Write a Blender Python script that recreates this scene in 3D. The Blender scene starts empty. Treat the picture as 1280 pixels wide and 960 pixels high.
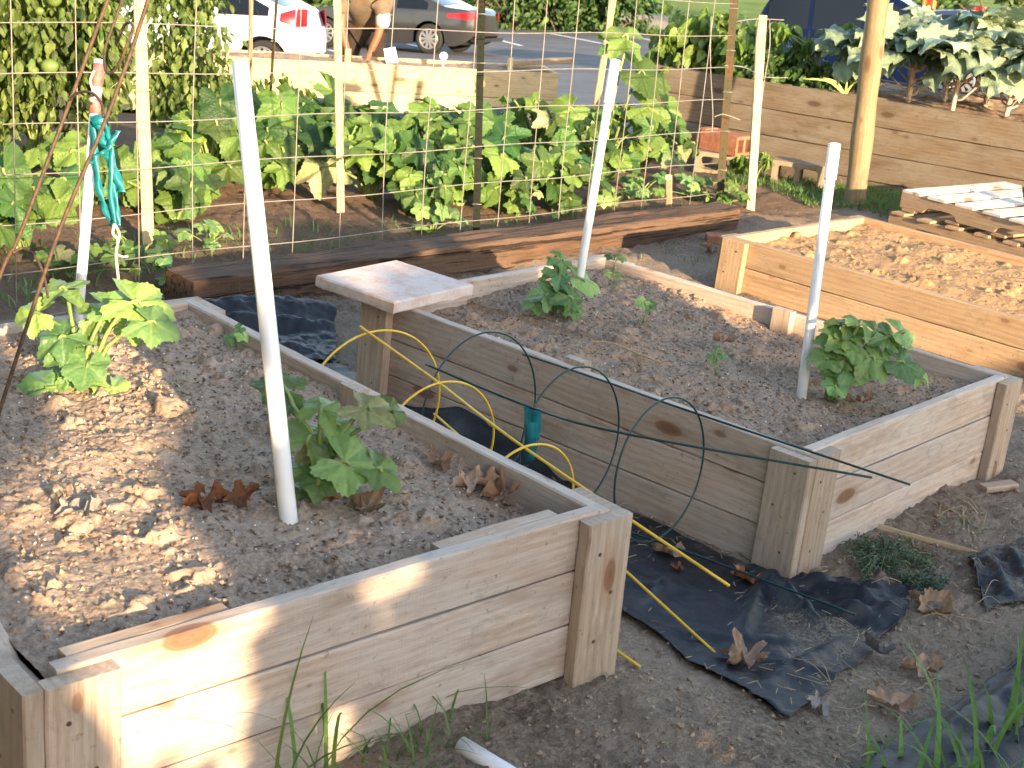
import bpy, math, random
import numpy as np
from mathutils import Matrix, Vector
S=bpy.context.scene; COL=S.collection
rng=np.random.default_rng(7); random.seed(7)
R_=math.radians
# ------------------------------------------------------------------ camera
FPX,YAW,PITCH,ROLL=1846.2631,.7448,.326,.0863
CAM=np.array([-.9322,-2.1438,1.7577])
def _basis():
    cy,sy,cp,sp=math.cos(YAW),math.sin(YAW),math.cos(PITCH),math.sin(PITCH)
    f=np.array([sy*cp,cy*cp,-sp]); r=np.array([cy,-sy,0.]); u=np.cross(r,f)
    c,s=math.cos(ROLL),math.sin(ROLL)
    return c*r+s*u, c*u-s*r, f
CR,CU,CF=_basis()
FH=np.array([.678,.735,0.]); RH=np.array([.735,-.678,0.])     # horizontal forward / right
def ray(px,py): return CF+CR*(px-640)/FPX-CU*(py-480)/FPX
def atz(px,py,z):
    d=ray(px,py); return CAM+d*((z-CAM[2])/d[2])
def atd(px,py,dep): return CAM+ray(px,py)*dep
def DS(x,y):
    return (x-CAM[0])*FH[0]+(y-CAM[1])*FH[1], (x-CAM[0])*RH[0]+(y-CAM[1])*RH[1]
def sstep(a,b,x):
    t=np.clip((x-a)/(b-a),0,1); return t*t*(3-2*t)
def gz(x,y):
    """height of the terrain without its fine relief"""
    x=np.asarray(x,float); y=np.asarray(y,float); d,s=DS(x,y)
    near=np.interp(x,[1.35,1.6,2.4,4],[0,-.05,-.155,-.155])
    near=near+(-.13-near)*sstep(2.0,3.4,y)
    far=CAM[2]-np.interp(d,[10.5,24,37,46,400],[1.89,3.17,3.97,4.2,4.5])+.045*np.clip(s,-14,14)*sstep(10,16,d)
    t=sstep(9.2,11.2,d)
    return near*(1-t)+far*t
def atg(px,py):
    """where the sight line meets the terrain"""
    d=ray(px,py); t=1.5
    while t<300:
        p=CAM+d*t
        if p[2]<=gz(p[0],p[1]): break
        t+=.01+t*.001
    return p
# ------------------------------------------------------------------ noise
def _hash(ix,iy,seed):
    h=(ix.astype(np.int64)*374761393+iy.astype(np.int64)*668265263+seed*974711)&0x7fffffff
    h=((h^(h>>13))*1274126177)&0x7fffffff
    return ((h^(h>>16))&0xffff)/65535.
def vnoise(x,y,seed=0):
    ix=np.floor(x);iy=np.floor(y);fx=x-ix;fy=y-iy
    fx=fx*fx*(3-2*fx);fy=fy*fy*(3-2*fy)
    a=_hash(ix,iy,seed);b=_hash(ix+1,iy,seed);c=_hash(ix,iy+1,seed);d=_hash(ix+1,iy+1,seed)
    return (a*(1-fx)+b*fx)*(1-fy)+(c*(1-fx)+d*fx)*fy-.5
def fbm(x,y,f,oct=4,seed=0,gain=.5):
    o=0;a=1.
    for k in range(oct):
        o=o+a*vnoise(x*f+k*17.3,y*f-k*9.1,seed+k);f*=2.03;a*=gain
    return o
# ------------------------------------------------------------------ mesh builder
def unit(v):
    v=np.asarray(v,float); return v/(np.linalg.norm(v,axis=-1,keepdims=True)+1e-12)
class MB:
    def __init__(s): s.v=[];s.f=[];s.t=[];s.n=0
    def add(s,V,F,tint=(.5,.5,0.)):
        V=np.asarray(V,float).reshape(-1,3); t=np.asarray(tint,float)
        if t.ndim==1: t=np.tile(t,(len(V),1))
        s.v.append(V);s.t.append(t)
        if isinstance(F,np.ndarray): s.f.append(F+s.n)
        else:
            by={}
            for f in F: by.setdefault(len(f),[]).append(f)
            for k in by: s.f.append(np.array(by[k])+s.n)
        s.n+=len(V); return s
    def inst(s,tv,tf,M,P,sc,tints,vein=None):
        """many copies of one template: M (N,3,3) columns = local axes"""
        N=len(P);k=len(tv)
        V=np.einsum('nij,kj->nki',M,tv)*np.asarray(sc).reshape(N,1,1)+np.asarray(P)[:,None,:]
        T=np.zeros((N,k,3));T[:,:,0]=tints[:,0:1];T[:,:,1]=tints[:,1:2]
        if vein is not None:T[:,:,2]=vein
        F=(tf[None]+(np.arange(N)*k)[:,None,None]).reshape(-1,tf.shape[1])
        return s.add(V.reshape(-1,3),F,T.reshape(-1,3))
    def box(s,lo,hi,tint=(.5,.5,0)):
        x0,y0,z0=lo;x1,y1,z1=hi
        return s.add([(x0,y0,z0),(x1,y0,z0),(x1,y1,z0),(x0,y1,z0),(x0,y0,z1),(x1,y0,z1),(x1,y1,z1),(x0,y1,z1)],
          [(0,3,2,1),(4,5,6,7),(0,1,5,4),(1,2,6,5),(2,3,7,6),(3,0,4,7)],tint)
    def tube(s,P,r,n=8,tint=(.5,.5,0),cap=True):
        P=np.asarray(P,float);m=len(P); r=np.broadcast_to(np.asarray(r,float),(m,))
        T=np.gradient(P,axis=0) if m>2 else np.array([P[1]-P[0]]*2)
        T=unit(T); a=np.array([0,0,1.]) if abs(T[0][2])<.9 else np.array([1.,0,0])
        N=unit(np.cross(T[0],a));V=[]
        for i in range(m):
            N=unit(N-T[i]*(N@T[i]));B=np.cross(T[i],N)
            th=np.arange(n)*2*np.pi/n
            V.append(P[i]+r[i]*(np.cos(th)[:,None]*N+np.sin(th)[:,None]*B))
        F=[(i*n+j,i*n+(j+1)%n,(i+1)*n+(j+1)%n,(i+1)*n+j) for i in range(m-1) for j in range(n)]
        if cap: F+= [tuple(range(n-1,-1,-1)),tuple((m-1)*n+j for j in range(n))]
        return s.add(np.concatenate(V),F,tint)
    def lathe(s,prof,n=24,axis=2,tint=(.5,.5,0)):
        """prof: (r,h) list, revolved about an axis through the origin"""
        th=np.arange(n)*2*np.pi/n;V=[]
        for r,h in prof:
            c=np.stack([r*np.cos(th),r*np.sin(th),np.full(n,h)],1)
            V.append(np.roll(c,axis-2,1) if axis!=2 else c)
        m=len(prof)
        F=[(i*n+j,i*n+(j+1)%n,(i+1)*n+(j+1)%n,(i+1)*n+j) for i in range(m-1) for j in range(n)]
        return s.add(np.concatenate(V),F,tint)
    def build(s,name,mat,parent=None,smooth=False,mats=None):
        me=bpy.data.meshes.new(name)
        V=np.concatenate(s.v);T=np.concatenate(s.t)
        me.vertices.add(len(V));me.vertices.foreach_set('co',V.astype(np.float32).ravel())
        ls=np.concatenate([f.ravel() for f in s.f]);cnt=np.concatenate([np.full(len(f),f.shape[1]) for f in s.f])
        me.loops.add(len(ls));me.loops.foreach_set('vertex_index',ls.astype(np.int32))
        me.polygons.add(len(cnt));st=np.concatenate([[0],np.cumsum(cnt)[:-1]])
        me.polygons.foreach_set('loop_start',st.astype(np.int32));me.polygons.foreach_set('loop_total',cnt.astype(np.int32))
        me.update(calc_edges=True);me.validate()
        a=me.color_attributes.new('tint','FLOAT_COLOR','POINT')
        a.data.foreach_set('color',np.concatenate([T,np.ones((len(T),1))],1).astype(np.float32).ravel())
        me.polygons.foreach_set('use_smooth',np.full(len(me.polygons),bool(smooth)))
        if mat is not None: me.materials.append(mat)
        o=bpy.data.objects.new(name,me);COL.objects.link(o)
        if parent is not None:o.parent=parent
        return o
def tag(o,label=None,cat=None,group=None,kind=None):
    if label:o['label']=label
    if cat:o['category']=cat
    if group:o['group']=group
    if kind:o['kind']=kind
    return o
def thing(name,label,cat,loc=(0,0,0),rz=0.,group=None,M=None):
    o=bpy.data.objects.new(name,None);COL.objects.link(o);o.empty_display_size=.1
    if M is not None:o.matrix_world=M
    else:o.location=loc;o.rotation_euler=(0,0,rz)
    return tag(o,label,cat,group)
def frame(o,x,y,z):
    return Matrix(((x[0],y[0],z[0],o[0]),(x[1],y[1],z[1],o[1]),(x[2],y[2],z[2],o[2]),(0,0,0,1)))
# ------------------------------------------------------------------ materials
MATS={}
class NT:
    def __init__(s,name,tr=False):
        m=bpy.data.materials.new(name);m.use_nodes=True;s.m=m;s.t=m.node_tree;s.t.nodes.clear()
        s.out=s.n('ShaderNodeOutputMaterial')
    def n(s,ty,**k):
        x=s.t.nodes.new(ty)
        for a,b in k.items():
            if a in ('i',):
                for q,w in b.items():
                    if isinstance(w,bpy.types.NodeSocket):s.t.links.new(w,x.inputs[q])
                    else:x.inputs[q].default_value=w
            else:setattr(x,a,b)
        return x
    def l(s,a,b):s.t.links.new(a,b)
    def coord(s,w='Object'):return s.n('ShaderNodeTexCoord').outputs[w]
    def mapping(s,v,scale=(1,1,1),loc=(0,0,0)):
        return s.n('ShaderNodeMapping',i={'Vector':v,'Scale':scale,'Location':loc}).outputs[0]
    def noise(s,v,scale,det=4,rough=.55,dist=0.):
        return s.n('ShaderNodeTexNoise',i={'Vector':v,'Scale':scale,'Detail':det,'Roughness':rough,'Distortion':dist}).outputs['Fac']
    def ramp(s,f,stops):
        r=s.n('ShaderNodeValToRGB');s.l(f,r.inputs[0]);e=r.color_ramp.elements
        while len(e)<len(stops):e.new(.5)
        for q,(p,c) in zip(e,stops):
            q.position=p;q.color=(c,c,c,1) if isinstance(c,(int,float)) else (*c,1)
        return r.outputs[0]
    def mix(s,f,a,b,mode='MIX'):
        x=s.n('ShaderNodeMix',data_type='RGBA',blend_type=mode)
        for k,v in ((0,f),(6,a),(7,b)):
            if isinstance(v,bpy.types.NodeSocket):s.l(v,x.inputs[k])
            elif k==0:x.inputs[0].default_value=v
            else:x.inputs[k].default_value=(*v,1) if len(v)==3 else v
        return x.outputs[2]
    def math(s,op,a,b=0.):
        x=s.n('ShaderNodeMath',operation=op)
        for k,v in ((0,a),(1,b)):
            if isinstance(v,bpy.types.NodeSocket):s.l(v,x.inputs[k])
            else:x.inputs[k].default_value=v
        return x.outputs[0]
    def bsdf(s,col,rough=.7,spec=.3,metal=0.,bump=None,bd=.01,bs=.5,**extra):
        b=s.n('ShaderNodeBsdfPrincipled')
        for k,v in (('Base Color',col),('Roughness',rough),('Specular IOR Level',spec),('Metallic',metal)):
            if isinstance(v,bpy.types.NodeSocket):s.l(v,b.inputs[k])
            else:b.inputs[k].default_value=(*v,1) if isinstance(v,tuple) and len(v)==3 else v
        for k,v in extra.items():b.inputs[k.replace('_',' ')].default_value=v
        if bump is not None:
            u=s.n('ShaderNodeBump',i={'Strength':bs,'Distance':bd,'Height':bump});s.l(u.outputs[0],b.inputs['Normal'])
        s.l(b.outputs[0],s.out.inputs[0]);return b
def rnd_loc(k,v,amt=37.):
    """object coordinates shifted by a per-object random amount so that no two boards repeat"""
    r=k.n('ShaderNodeObjectInfo').outputs['Random']
    c=k.n('ShaderNodeCombineXYZ',i={'X':k.math('MULTIPLY',r,amt),'Y':k.math('MULTIPLY',r,amt*.61),'Z':k.math('MULTIPLY',r,amt*1.7)})
    a=k.n('ShaderNodeVectorMath',operation='ADD');k.l(v,a.inputs[0]);k.l(c.outputs[0],a.inputs[1])
    return a.outputs[0],r
def wood(name,light,dark,grey,weather=.5,knot=(.13,.06,.03),rough=.75,crack=.0,bs=.35):
    k=NT(name);v,r=rnd_loc(k,k.coord())
    streak=k.noise(k.mapping(v,(1.6,45,45)),2.2,5,.62)
    warp=k.noise(k.mapping(v,(1.2,5,5)),1.3,2,.5)
    ring=k.n('ShaderNodeTexWave',wave_type='BANDS',bands_direction='Z',i={'Vector':k.mapping(v,(.5,3,3)),'Scale':4.2,'Distortion':7.5,'Detail':2.5,'Detail Scale':.7,'Detail Roughness':.5}).outputs['Fac']
    fine=k.noise(k.mapping(v,(9,220,220)),1.5,3,.6)
    saw=k.noise(k.mapping(v,(170,6,6)),1.,2,.5)
    base=k.mix(k.ramp(streak,[(.28,0.),(.72,1.)]),dark,light)
    base=k.mix(k.math('MULTIPLY',k.ramp(ring,[(.35,0.),(.95,1.)]),.42),base,k.mix(.5,dark,(dark[0]*.6,dark[1]*.5,dark[2]*.42)))
    base=k.mix(k.ramp(k.noise(k.mapping(v,(1.3,4,4)),1.7,4,.6),[(.35,0.),(.65,weather)]),base,grey)
    base=k.mix(k.math('MULTIPLY',k.ramp(fine,[(.3,1.),(.5,0.)]),.38),base,(dark[0]*.5,dark[1]*.45,dark[2]*.4))
    # darker water stains in soft blotches, stronger near the foot of the board
    st=k.noise(k.mapping(v,(2.,9,9)),1.1,4,.7,.6)
    base=k.mix(k.math('MULTIPLY',k.ramp(st,[(.52,0.),(.7,1.)]),.55),base,(dark[0]*.55,dark[1]*.5,dark[2]*.45))
    sm=k.noise(k.mapping(v,(5.,11,11),(3,7,1)),1.6,5,.75,1.2)
    base=k.mix(k.math('MULTIPLY',k.ramp(sm,[(.55,0.),(.68,1.)]),.5),base,(grey[0]*.5,grey[1]*.48,grey[2]*.46))
    base=k.mix(k.math('MULTIPLY',k.ramp(k.noise(k.mapping(v,(60,60,60)),1.,2,.5),[(.68,0.),(.73,1.)]),.45),base,(dark[0]*.3,dark[1]*.28,dark[2]*.26))
    v2=k.n('ShaderNodeTexVoronoi',voronoi_dimensions='3D',i={'Vector':k.mapping(v,(4.3,8.6,8.6),(9,2,5)),'Scale':1.,'Randomness':1.}).outputs['Distance']
    base=k.mix(k.ramp(v2,[(.0,.8),(.085,.65),(.11,.2),(.2,0.)]),base,(knot[0]*1.3,knot[1]*1.3,knot[2]*1.3))
    bv_=k.n('ShaderNodeVectorMath',operation='SCALE');k.l(base,bv_.inputs[0]);k.l(k.math('ADD',.86,k.math('MULTIPLY',r,.26)),bv_.inputs['Scale']);base=bv_.outputs[0]
    vo=k.n('ShaderNodeTexVoronoi',voronoi_dimensions='3D',i={'Vector':k.mapping(v,(2.1,5.2,5.2)),'Scale':1.,'Randomness':1.}).outputs['Distance']
    vd=k.math('ADD',vo,k.math('MULTIPLY',k.math('SUBTRACT',warp,.5),.06))
    base=k.mix(k.ramp(vd,[(.0,.0),(.06,.75),(.105,.9),(.13,.25),(.24,.0)]),base,(knot[0]*1.5,knot[1]*1.5,knot[2]*1.5))
    base=k.mix(k.ramp(vd,[(.0,.85),(.075,.5),(.09,0.)]),base,knot)
    h=k.math('ADD',k.math('MULTIPLY',streak,.6),k.math('ADD',k.math('MULTIPLY',fine,.5),k.math('MULTIPLY',saw,.5)))
    if crack:
        cr=k.ramp(k.noise(k.mapping(v,(.8,26,26)),1.5,3,.7,.4),[(.36,1.),(.46,0.)])
        base=k.mix(k.math('MULTIPLY',cr,crack),base,(.012,.009,.007));h=k.math('SUBTRACT',h,k.math('MULTIPLY',cr,3.))
    k.bsdf(base,rough,.25,bump=h,bd=.004,bs=bs)
    return k.m
def leafmat(name,a,b,vein=(.25,.32,.1),veinamt=.5,rough=.5,trans=.35,tcol=None,blot=None):
    k=NT(name);t=k.n('ShaderNodeVertexColor',layer_name='tint').outputs[0]
    sp=k.n('ShaderNodeSeparateColor');k.l(t,sp.inputs[0])
    c=k.mix(sp.outputs[1],a,b)
    nz=k.noise(k.coord(),38.,3,.6)
    c=k.mix(k.math('MULTIPLY',k.ramp(nz,[(.35,0.),(.7,1.)]),.35),c,tuple(q*.55 for q in a))
    if blot: 
        c=k.mix(k.math('MULTIPLY',k.ramp(k.noise(k.coord(),13.,4,.7),[(.52,0.),(.66,1.)]),.55),c,blot)
    c=k.mix(k.math('MULTIPLY',sp.outputs[2],veinamt),c,vein)
    br=k.math('ADD',.4,k.math('MULTIPLY',sp.outputs[0],1.2))
    m=k.n('ShaderNodeVectorMath',operation='SCALE');k.l(c,m.inputs[0]);k.l(br,m.inputs['Scale']);c=m.outputs[0]
    p=k.bsdf(c,rough,.35,bump=k.n('ShaderNodeTexVoronoi',feature='F1',i={'Vector':k.coord(),'Scale':75.}).outputs['Distance'],bd=.006,bs=.5)
    if trans:
        tl=k.n('ShaderNodeBsdfTranslucent');k.l(k.mix(.6,c,tcol or (b[0]*1.5,b[1]*1.5,b[2])),tl.inputs[0])
        x=k.n('ShaderNodeMixShader',i={0:trans});k.l(p.outputs[0],x.inputs[1]);k.l(tl.outputs[0],x.inputs[2]);k.l(x.outputs[0],k.out.inputs[0])
    return k.m
def plain(name,col,rough=.5,spec=.4,metal=0.,var=.0,vs=20.,col2=None,bump=0.,bsc=60.,thr=(.4,.65),**ex):
    k=NT(name);c=col
    if col2: c=k.mix(k.ramp(k.noise(k.coord(),vs,5,.65),[(thr[0],0.),(thr[1],1.)]),col,col2)
    k.bsdf(c,rough,spec,metal,bump=k.noise(k.coord(),bsc,4,.6) if bump else None,bd=bump or .01,bs=.6,**ex)
    return k.m
def soilmat(name,a,b,c,sp=(.5,.45,.38),wc=None):
    k=NT(name);v=k.coord('Object')
    n1=k.noise(v,7.,6,.65);n2=k.noise(v,75.,5,.75);n3=k.noise(v,170.,3,.7)
    col=k.mix(k.ramp(n1,[(.35,0.),(.66,1.)]),a,b)
    col=k.mix(k.math('MULTIPLY',k.ramp(n2,[(.42,0.),(.62,1.)]),.7),col,c)
    if wc: col=k.mix(k.math('MULTIPLY',k.ramp(k.noise(k.mapping(v,(1,1,1),(5,3,1)),3.2,5,.7),[(.5,0.),(.64,1.)]),.7),col,wc)
    col=k.mix(k.math('MULTIPLY',k.ramp(n3,[(.3,1.),(.45,0.)]),.5),col,tuple(q*.4 for q in a))
    col=k.mix(k.math('MULTIPLY',k.ramp(n3,[(.66,0.),(.74,1.)]),.45),col,sp)
    h=k.math('ADD',k.math('MULTIPLY',n2,.8),k.math('MULTIPLY',n3,.5))
    k.bsdf(col,.95,.1,bump=h,bd=.007,bs=.7)
    return k.m
M={}
M['wood']=wood('weathered_pine',(.54,.43,.345),(.41,.305,.23),(.49,.44,.4),.65)
M['wood_post']=wood('pine_post',(.48,.37,.275),(.35,.245,.165),(.42,.375,.33),.5)
M['wood_warm']=wood('fresh_pine',(.45,.315,.19),(.33,.21,.115),(.4,.32,.235),.4)
M['wood_yellow']=wood('yellow_pine',(.66,.5,.27),(.56,.4,.2),(.6,.5,.33),.2)
M['wood_brown']=wood('brown_planter_wood',(.155,.116,.076),(.105,.077,.05),(.15,.132,.108),.9,knot=(.05,.03,.018))
M['stake']=wood('stake_wood',(.62,.47,.28),(.5,.36,.2),(.5,.44,.36),.3)
M['pole']=wood('round_pole_wood',(.225,.168,.092),(.165,.12,.065),(.21,.175,.115),.6,knot=(.08,.05,.025))
M['pallet_top']=wood('bleached_pallet_boards',(.72,.66,.58),(.6,.52,.43),(.68,.66,.64),.6)
M['timber']=wood('railroad_tie',(.13,.075,.042),(.07,.04,.024),(.14,.1,.075),.4,crack=.9,bs=1.,rough=.85)
M['soil']=soilmat('dark_garden_soil',(.19,.138,.102),(.34,.252,.186),(.46,.36,.272))
M['soil_mix']=soilmat('garden_soil_orange_blotches',(.165,.12,.09),(.3,.22,.16),(.42,.32,.235),wc=(.47,.28,.16))  # last colour mixes in orange blotches by noise
M['soil_sand']=soilmat('sandy_clay_soil',(.28,.165,.082),(.34,.215,.112),(.39,.26,.145))
M['ground']=None
M['pvc']=plain('white_pvc',(.75,.76,.78),.38,.5,col2=(.5,.46,.4),vs=7.,thr=(.54,.78))
M['tape']=plain('faded_red_tape',(.42,.1,.09),.6,.3,col2=(.5,.2,.17),vs=30.)
M['teal']=plain('teal_ribbon',(.004,.12,.15),.35,.5,col2=(.01,.17,.2),vs=25.)
M['twine']=plain('pale_twine',(.62,.5,.38),.9,.1,bump=.003,bsc=300.)
M['yellow_wire']=plain('yellow_coated_wire',(.66,.42,.03),.4,.4,col2=(.5,.25,.02),vs=40.,thr=(.58,.7))
M['green_wire']=plain('dark_green_coated_wire',(.006,.03,.032),.4,.35,col2=(.01,.045,.045),vs=40.)
M['rust_wire']=plain('rusted_wire',(.06,.042,.035),.7,.3,.3,col2=(.12,.075,.045),vs=60.)
M['galv']=plain('galvanised_wire',(.27,.26,.25),.55,.4,.3,col2=(.22,.18,.14),vs=18.)
M['tpost']=plain('green_painted_steel',(.006,.01,.005),.6,.15,col2=(.03,.015,.008),vs=14.,thr=(.6,.75))
M['tpost_old']=plain('worn_olive_steel',(.04,.037,.016),.6,.15,col2=(.075,.035,.014),vs=9.,thr=(.45,.65))
M['paver']=plain('concrete_paver',(.52,.38,.32),.9,.15,col2=(.58,.5,.46),vs=16.,bump=.004,bsc=90.,thr=(.38,.55))
M['cinder']=plain('cinder_block_concrete',(.26,.21,.15),.95,.1,col2=(.2,.155,.11),vs=30.,bump=.006,bsc=120.)
M['terracotta']=plain('terracotta_block',(.27,.105,.055),.85,.2,col2=(.36,.17,.11),vs=25.,bump=.004)
M['black_plastic']=plain('black_plastic',(.012,.012,.014),.4,.5)
M['screw']=plain('screw_steel',(.16,.13,.1),.5,.4,.7)
M['label_white']=plain('white_plastic_label',(.8,.8,.8),.4,.4)
M['dead']=leafmat('dead_leaf',(.3,.17,.1),(.45,.3,.2),(.25,.14,.08),.5,.8,.12,(.4,.2,.1),blot=(.2,.1,.06))
M['squash']=leafmat('squash_leaf',(.026,.09,.022),(.14,.22,.042),(.16,.23,.075),.35,.5,.3,(.2,.32,.04))
M['squash_fresh']=leafmat('young_squash_leaf',(.085,.19,.07),(.21,.32,.085),(.3,.38,.17),.4,.42,.3,(.32,.48,.08))
M['squash_sick']=leafmat('mildewed_leaf',(.1,.17,.07),(.3,.27,.12),(.4,.38,.2),.5,.7,.2,blot=(.4,.34,.24))
M['stem']=leafmat('squash_stem',(.14,.22,.06),(.3,.36,.13),(.4,.4,.2),.3,.5,.15)
M['tomato']=leafmat('tomato_leaf',(.038,.09,.02),(.15,.2,.045),(.15,.2,.06),.3,.55,.3,(.2,.28,.04))
M['pepper']=leafmat('pepper_leaf',(.04,.11,.018),(.13,.2,.035),(.2,.26,.07),.3,.45,.3,(.22,.34,.04))
M['herb']=leafmat('dark_herb_leaf',(.018,.06,.015),(.05,.11,.025),(.15,.22,.06),.3,.5,.3)
M['kale']=leafmat('kale_leaf',(.15,.22,.14),(.3,.37,.24),(.34,.38,.28),.5,.5,.2,(.25,.34,.15))
M['kale_stem']=leafmat('kale_stem',(.5,.4,.34),(.55,.48,.36),(.5,.5,.4),.2,.5,.1)
M['hedge']=leafmat('hedge_leaf',(.02,.06,.012),(.07,.13,.03),(.1,.15,.05),.3,.5,.25)
M['grass']=leafmat('grass_blade',(.06,.15,.035),(.17,.26,.07),(.2,.3,.1),.3,.45,.35)
M['weed']=leafmat('grey_green_weed',(.06,.1,.07),(.12,.17,.11),(.15,.2,.12),.3,.6,.25)
M['straw']=plain('dry_straw',(.42,.31,.17),.8,.2,col2=(.3,.21,.12),vs=30.)
M['bark']=plain('bark_chip',(.1,.06,.04),.9,.15,col2=(.2,.14,.1),vs=40.)
M['perlite']=plain('perlite',(.75,.74,.72),.8,.2)
M['fruit']=plain('green_tomato_skin',(.12,.18,.045),.3,.5)
M['bloom']=plain('squash_bloom',(.75,.5,.06),.6,.2)
# ------------------------------------------------------------------ light, sky, camera
SUNH=np.array([-.216,-.976,0.]);ELEV=R_(13.0)
w=bpy.data.worlds.new("World");S.world=w;w.use_nodes=True
nt=w.node_tree;bg=nt.nodes['Background'];sky=nt.nodes.new('ShaderNodeTexSky')
sky.sky_type='NISHITA';sky.sun_disc=False;sky.sun_elevation=ELEV
sky.sun_rotation=math.atan2(SUNH[0],SUNH[1]);sky.air_density=1.0;sky.dust_density=.6;sky.ozone_density=1.0
tm=nt.nodes.new('ShaderNodeMix');tm.data_type='RGBA';tm.blend_type='MULTIPLY';tm.inputs[0].default_value=1.;tm.inputs[7].default_value=(1.,.9,.83,1.);nt.links.new(sky.outputs[0],tm.inputs[6]);nt.links.new(tm.outputs[2],bg.inputs[0]);bg.inputs[1].default_value=.15
sd=bpy.data.lights.new('sun','SUN');sd.energy=3.4;sd.angle=R_(.53);sd.color=(1.,.73,.44)
so=bpy.data.objects.new('sun',sd);COL.objects.link(so)
SUN=unit(np.array([SUNH[0]*math.cos(ELEV),SUNH[1]*math.cos(ELEV),math.sin(ELEV)]))
so.rotation_euler=Vector(SUN).to_track_quat('Z','Y').to_euler()
cd=bpy.data.cameras.new('camera');co=bpy.data.objects.new('camera',cd);COL.objects.link(co)
co.matrix_world=frame(CAM,CR,CU,-CF)
cd.sensor_width=36;cd.lens=FPX/1280*36;cd.clip_start=.05;cd.clip_end=900
cd.dof.use_dof=True;cd.dof.focus_distance=4.6;cd.dof.aperture_fstop=11
S.camera=co
S.view_settings.view_transform='Standard';S.view_settings.look='None';S.view_settings.gamma=1.;S.view_settings.exposure=2.5
S.cycles.max_bounces=6;S.cycles.diffuse_bounces=3;S.cycles.glossy_bounces=2;S.cycles.transmission_bounces=4;S.cycles.transparent_max_bounces=6
S.cycles.use_denoising=True;S.cycles.caustics_reflective=False;S.cycles.caustics_refractive=False
# ------------------------------------------------------------------ ground
def worley(x,y,seed=0):
    ix=np.floor(x);iy=np.floor(y);d=np.full(x.shape,9.)
    for i in (-1,0,1):
        for j in (-1,0,1):
            cx=ix+i;cy=iy+j
            px=cx+_hash(cx,cy,seed);py=cy+_hash(cx,cy,seed+77)
            rr=.55+.9*_hash(cx,cy,seed+33)
            d=np.minimum(d,np.hypot(px-x,py-y)/rr)
    return d
def axis(fine0,fine1,step,lo,hi):
    a=list(np.arange(fine0,fine1+1e-6,step));s=step;x=fine0;L=[]
    while x>lo: s*=1.13;x-=min(s,12.);L.append(x)
    s=step;x=a[-1];Rr=[]
    while x<hi: s*=1.13;x+=min(s,12.);Rr.append(x)
    return np.array(L[::-1]+a+Rr)
def axis2(a,b,c,s1,s2,lo,hi):
    q=axis(b,c,s2,b-1e-6,hi);p=axis(a,b,s1,lo,b+1e-6)
    p=p[p<b-1e-9];q=q[q>=b-1e-9];return np.concatenate([p,q])
def relief(x,y):
    d,_=DS(x,y);a=1-sstep(9.5,12.5,d)
    r=.03*fbm(x,y,1.3,3,1)+.024*fbm(x,y,7.,3,3)+.016*np.maximum(fbm(x,y,24.,3,5),-.1)
    nearf=sstep(-2.5,-.5,y)*(1-sstep(5.,8.,y))*(1-sstep(8.,10.,x))
    x=np.asarray(x,float);y=np.asarray(y,float)
    r=r+nearf*(.017*(1-np.minimum(worley(x*21+vnoise(x*40,y*40,3)*.5,y*21,3),1))*(.3+sstep(-.2,.2,fbm(x,y,3.,2,9)))+.011*(1-np.minimum(worley(x*52,y*52+vnoise(x*70,y*70,4)*.5,4),1)))
    return a*r
def in_fabric(x,y): # flatter trodden ground in the path and before the beds
    return 1-sstep(-.1,.4,np.minimum(np.minimum(x-1.42,2.6-x),2.7-y))*.65
gx=axis2(.5,3.9,8.5,.011,.04,-90,420);gy=axis2(-1.05,.9,5.6,.011,.035,-90,420)
X,Y=np.meshgrid(gx,gy);Z=gz(X,Y)+relief(X,Y)*in_fabric(X,Y)
def gridF(nx,ny):
    i=np.arange(nx*ny).reshape(ny,nx)
    return np.stack([i[:-1,:-1],i[:-1,1:],i[1:,1:],i[1:,:-1]],-1).reshape(-1,4)
k=NT('garden_ground');v=k.coord('Object')
n1=k.noise(v,2.2,6,.65);n2=k.noise(v,60.,5,.75);n3=k.noise(v,160.,3,.7)
sl=k.n('ShaderNodeSeparateXYZ');k.l(v,sl.inputs[0])
dirt=k.mix(k.ramp(n1,[(.35,0.),(.65,1.)]),(.16,.116,.084),(.36,.275,.2))
dirt=k.mix(k.math('MULTIPLY',k.ramp(n2,[(.42,0.),(.64,1.)]),.7),dirt,(.5,.39,.295))
# redder bare soil in the squash patch past the fence
m1=k.ramp(k.math('MULTIPLY',sl.outputs[1],.1),[(.34,0.),(.38,1.)])
dirt=k.mix(k.math('MULTIPLY',m1,.65),dirt,k.mix(n2,(.1,.058,.035),(.2,.125,.075)))
dirt=k.mix(k.math('MULTIPLY',k.ramp(n3,[(.3,1.),(.46,0.)]),.5),dirt,(.06,.05,.04))
dirt=k.mix(k.math('MULTIPLY',k.ramp(n3,[(.64,0.),(.72,1.)]),.5),dirt,(.42,.36,.28))
d_=k.math('ADD',k.math('MULTIPLY',k.math('ADD',sl.outputs[0],.93),.678),k.math('MULTIPLY',k.math('ADD',sl.outputs[1],2.14),.735))
far=k.ramp(k.math('MULTIPLY',d_,.01),[(.44,0.),(.46,1.)])
grassc=k.mix(k.ramp(k.noise(v,.5,6,.7),[(.3,0.),(.7,1.)]),(.09,.15,.03),(.19,.24,.06))
col=k.mix(far,dirt,grassc)
k.bsdf(col,.95,.1,bump=k.math('ADD',n2,k.math('MULTIPLY',n3,.6)),bd=.022,bs=1.);M['ground']=k.m
tag(MB().add(np.stack([X,Y,Z],-1),gridF(len(gx),len(gy))).build('ground',M['ground'],smooth=True),'bare brown garden ground with dry litter between the raised beds','ground',kind='structure')
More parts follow.
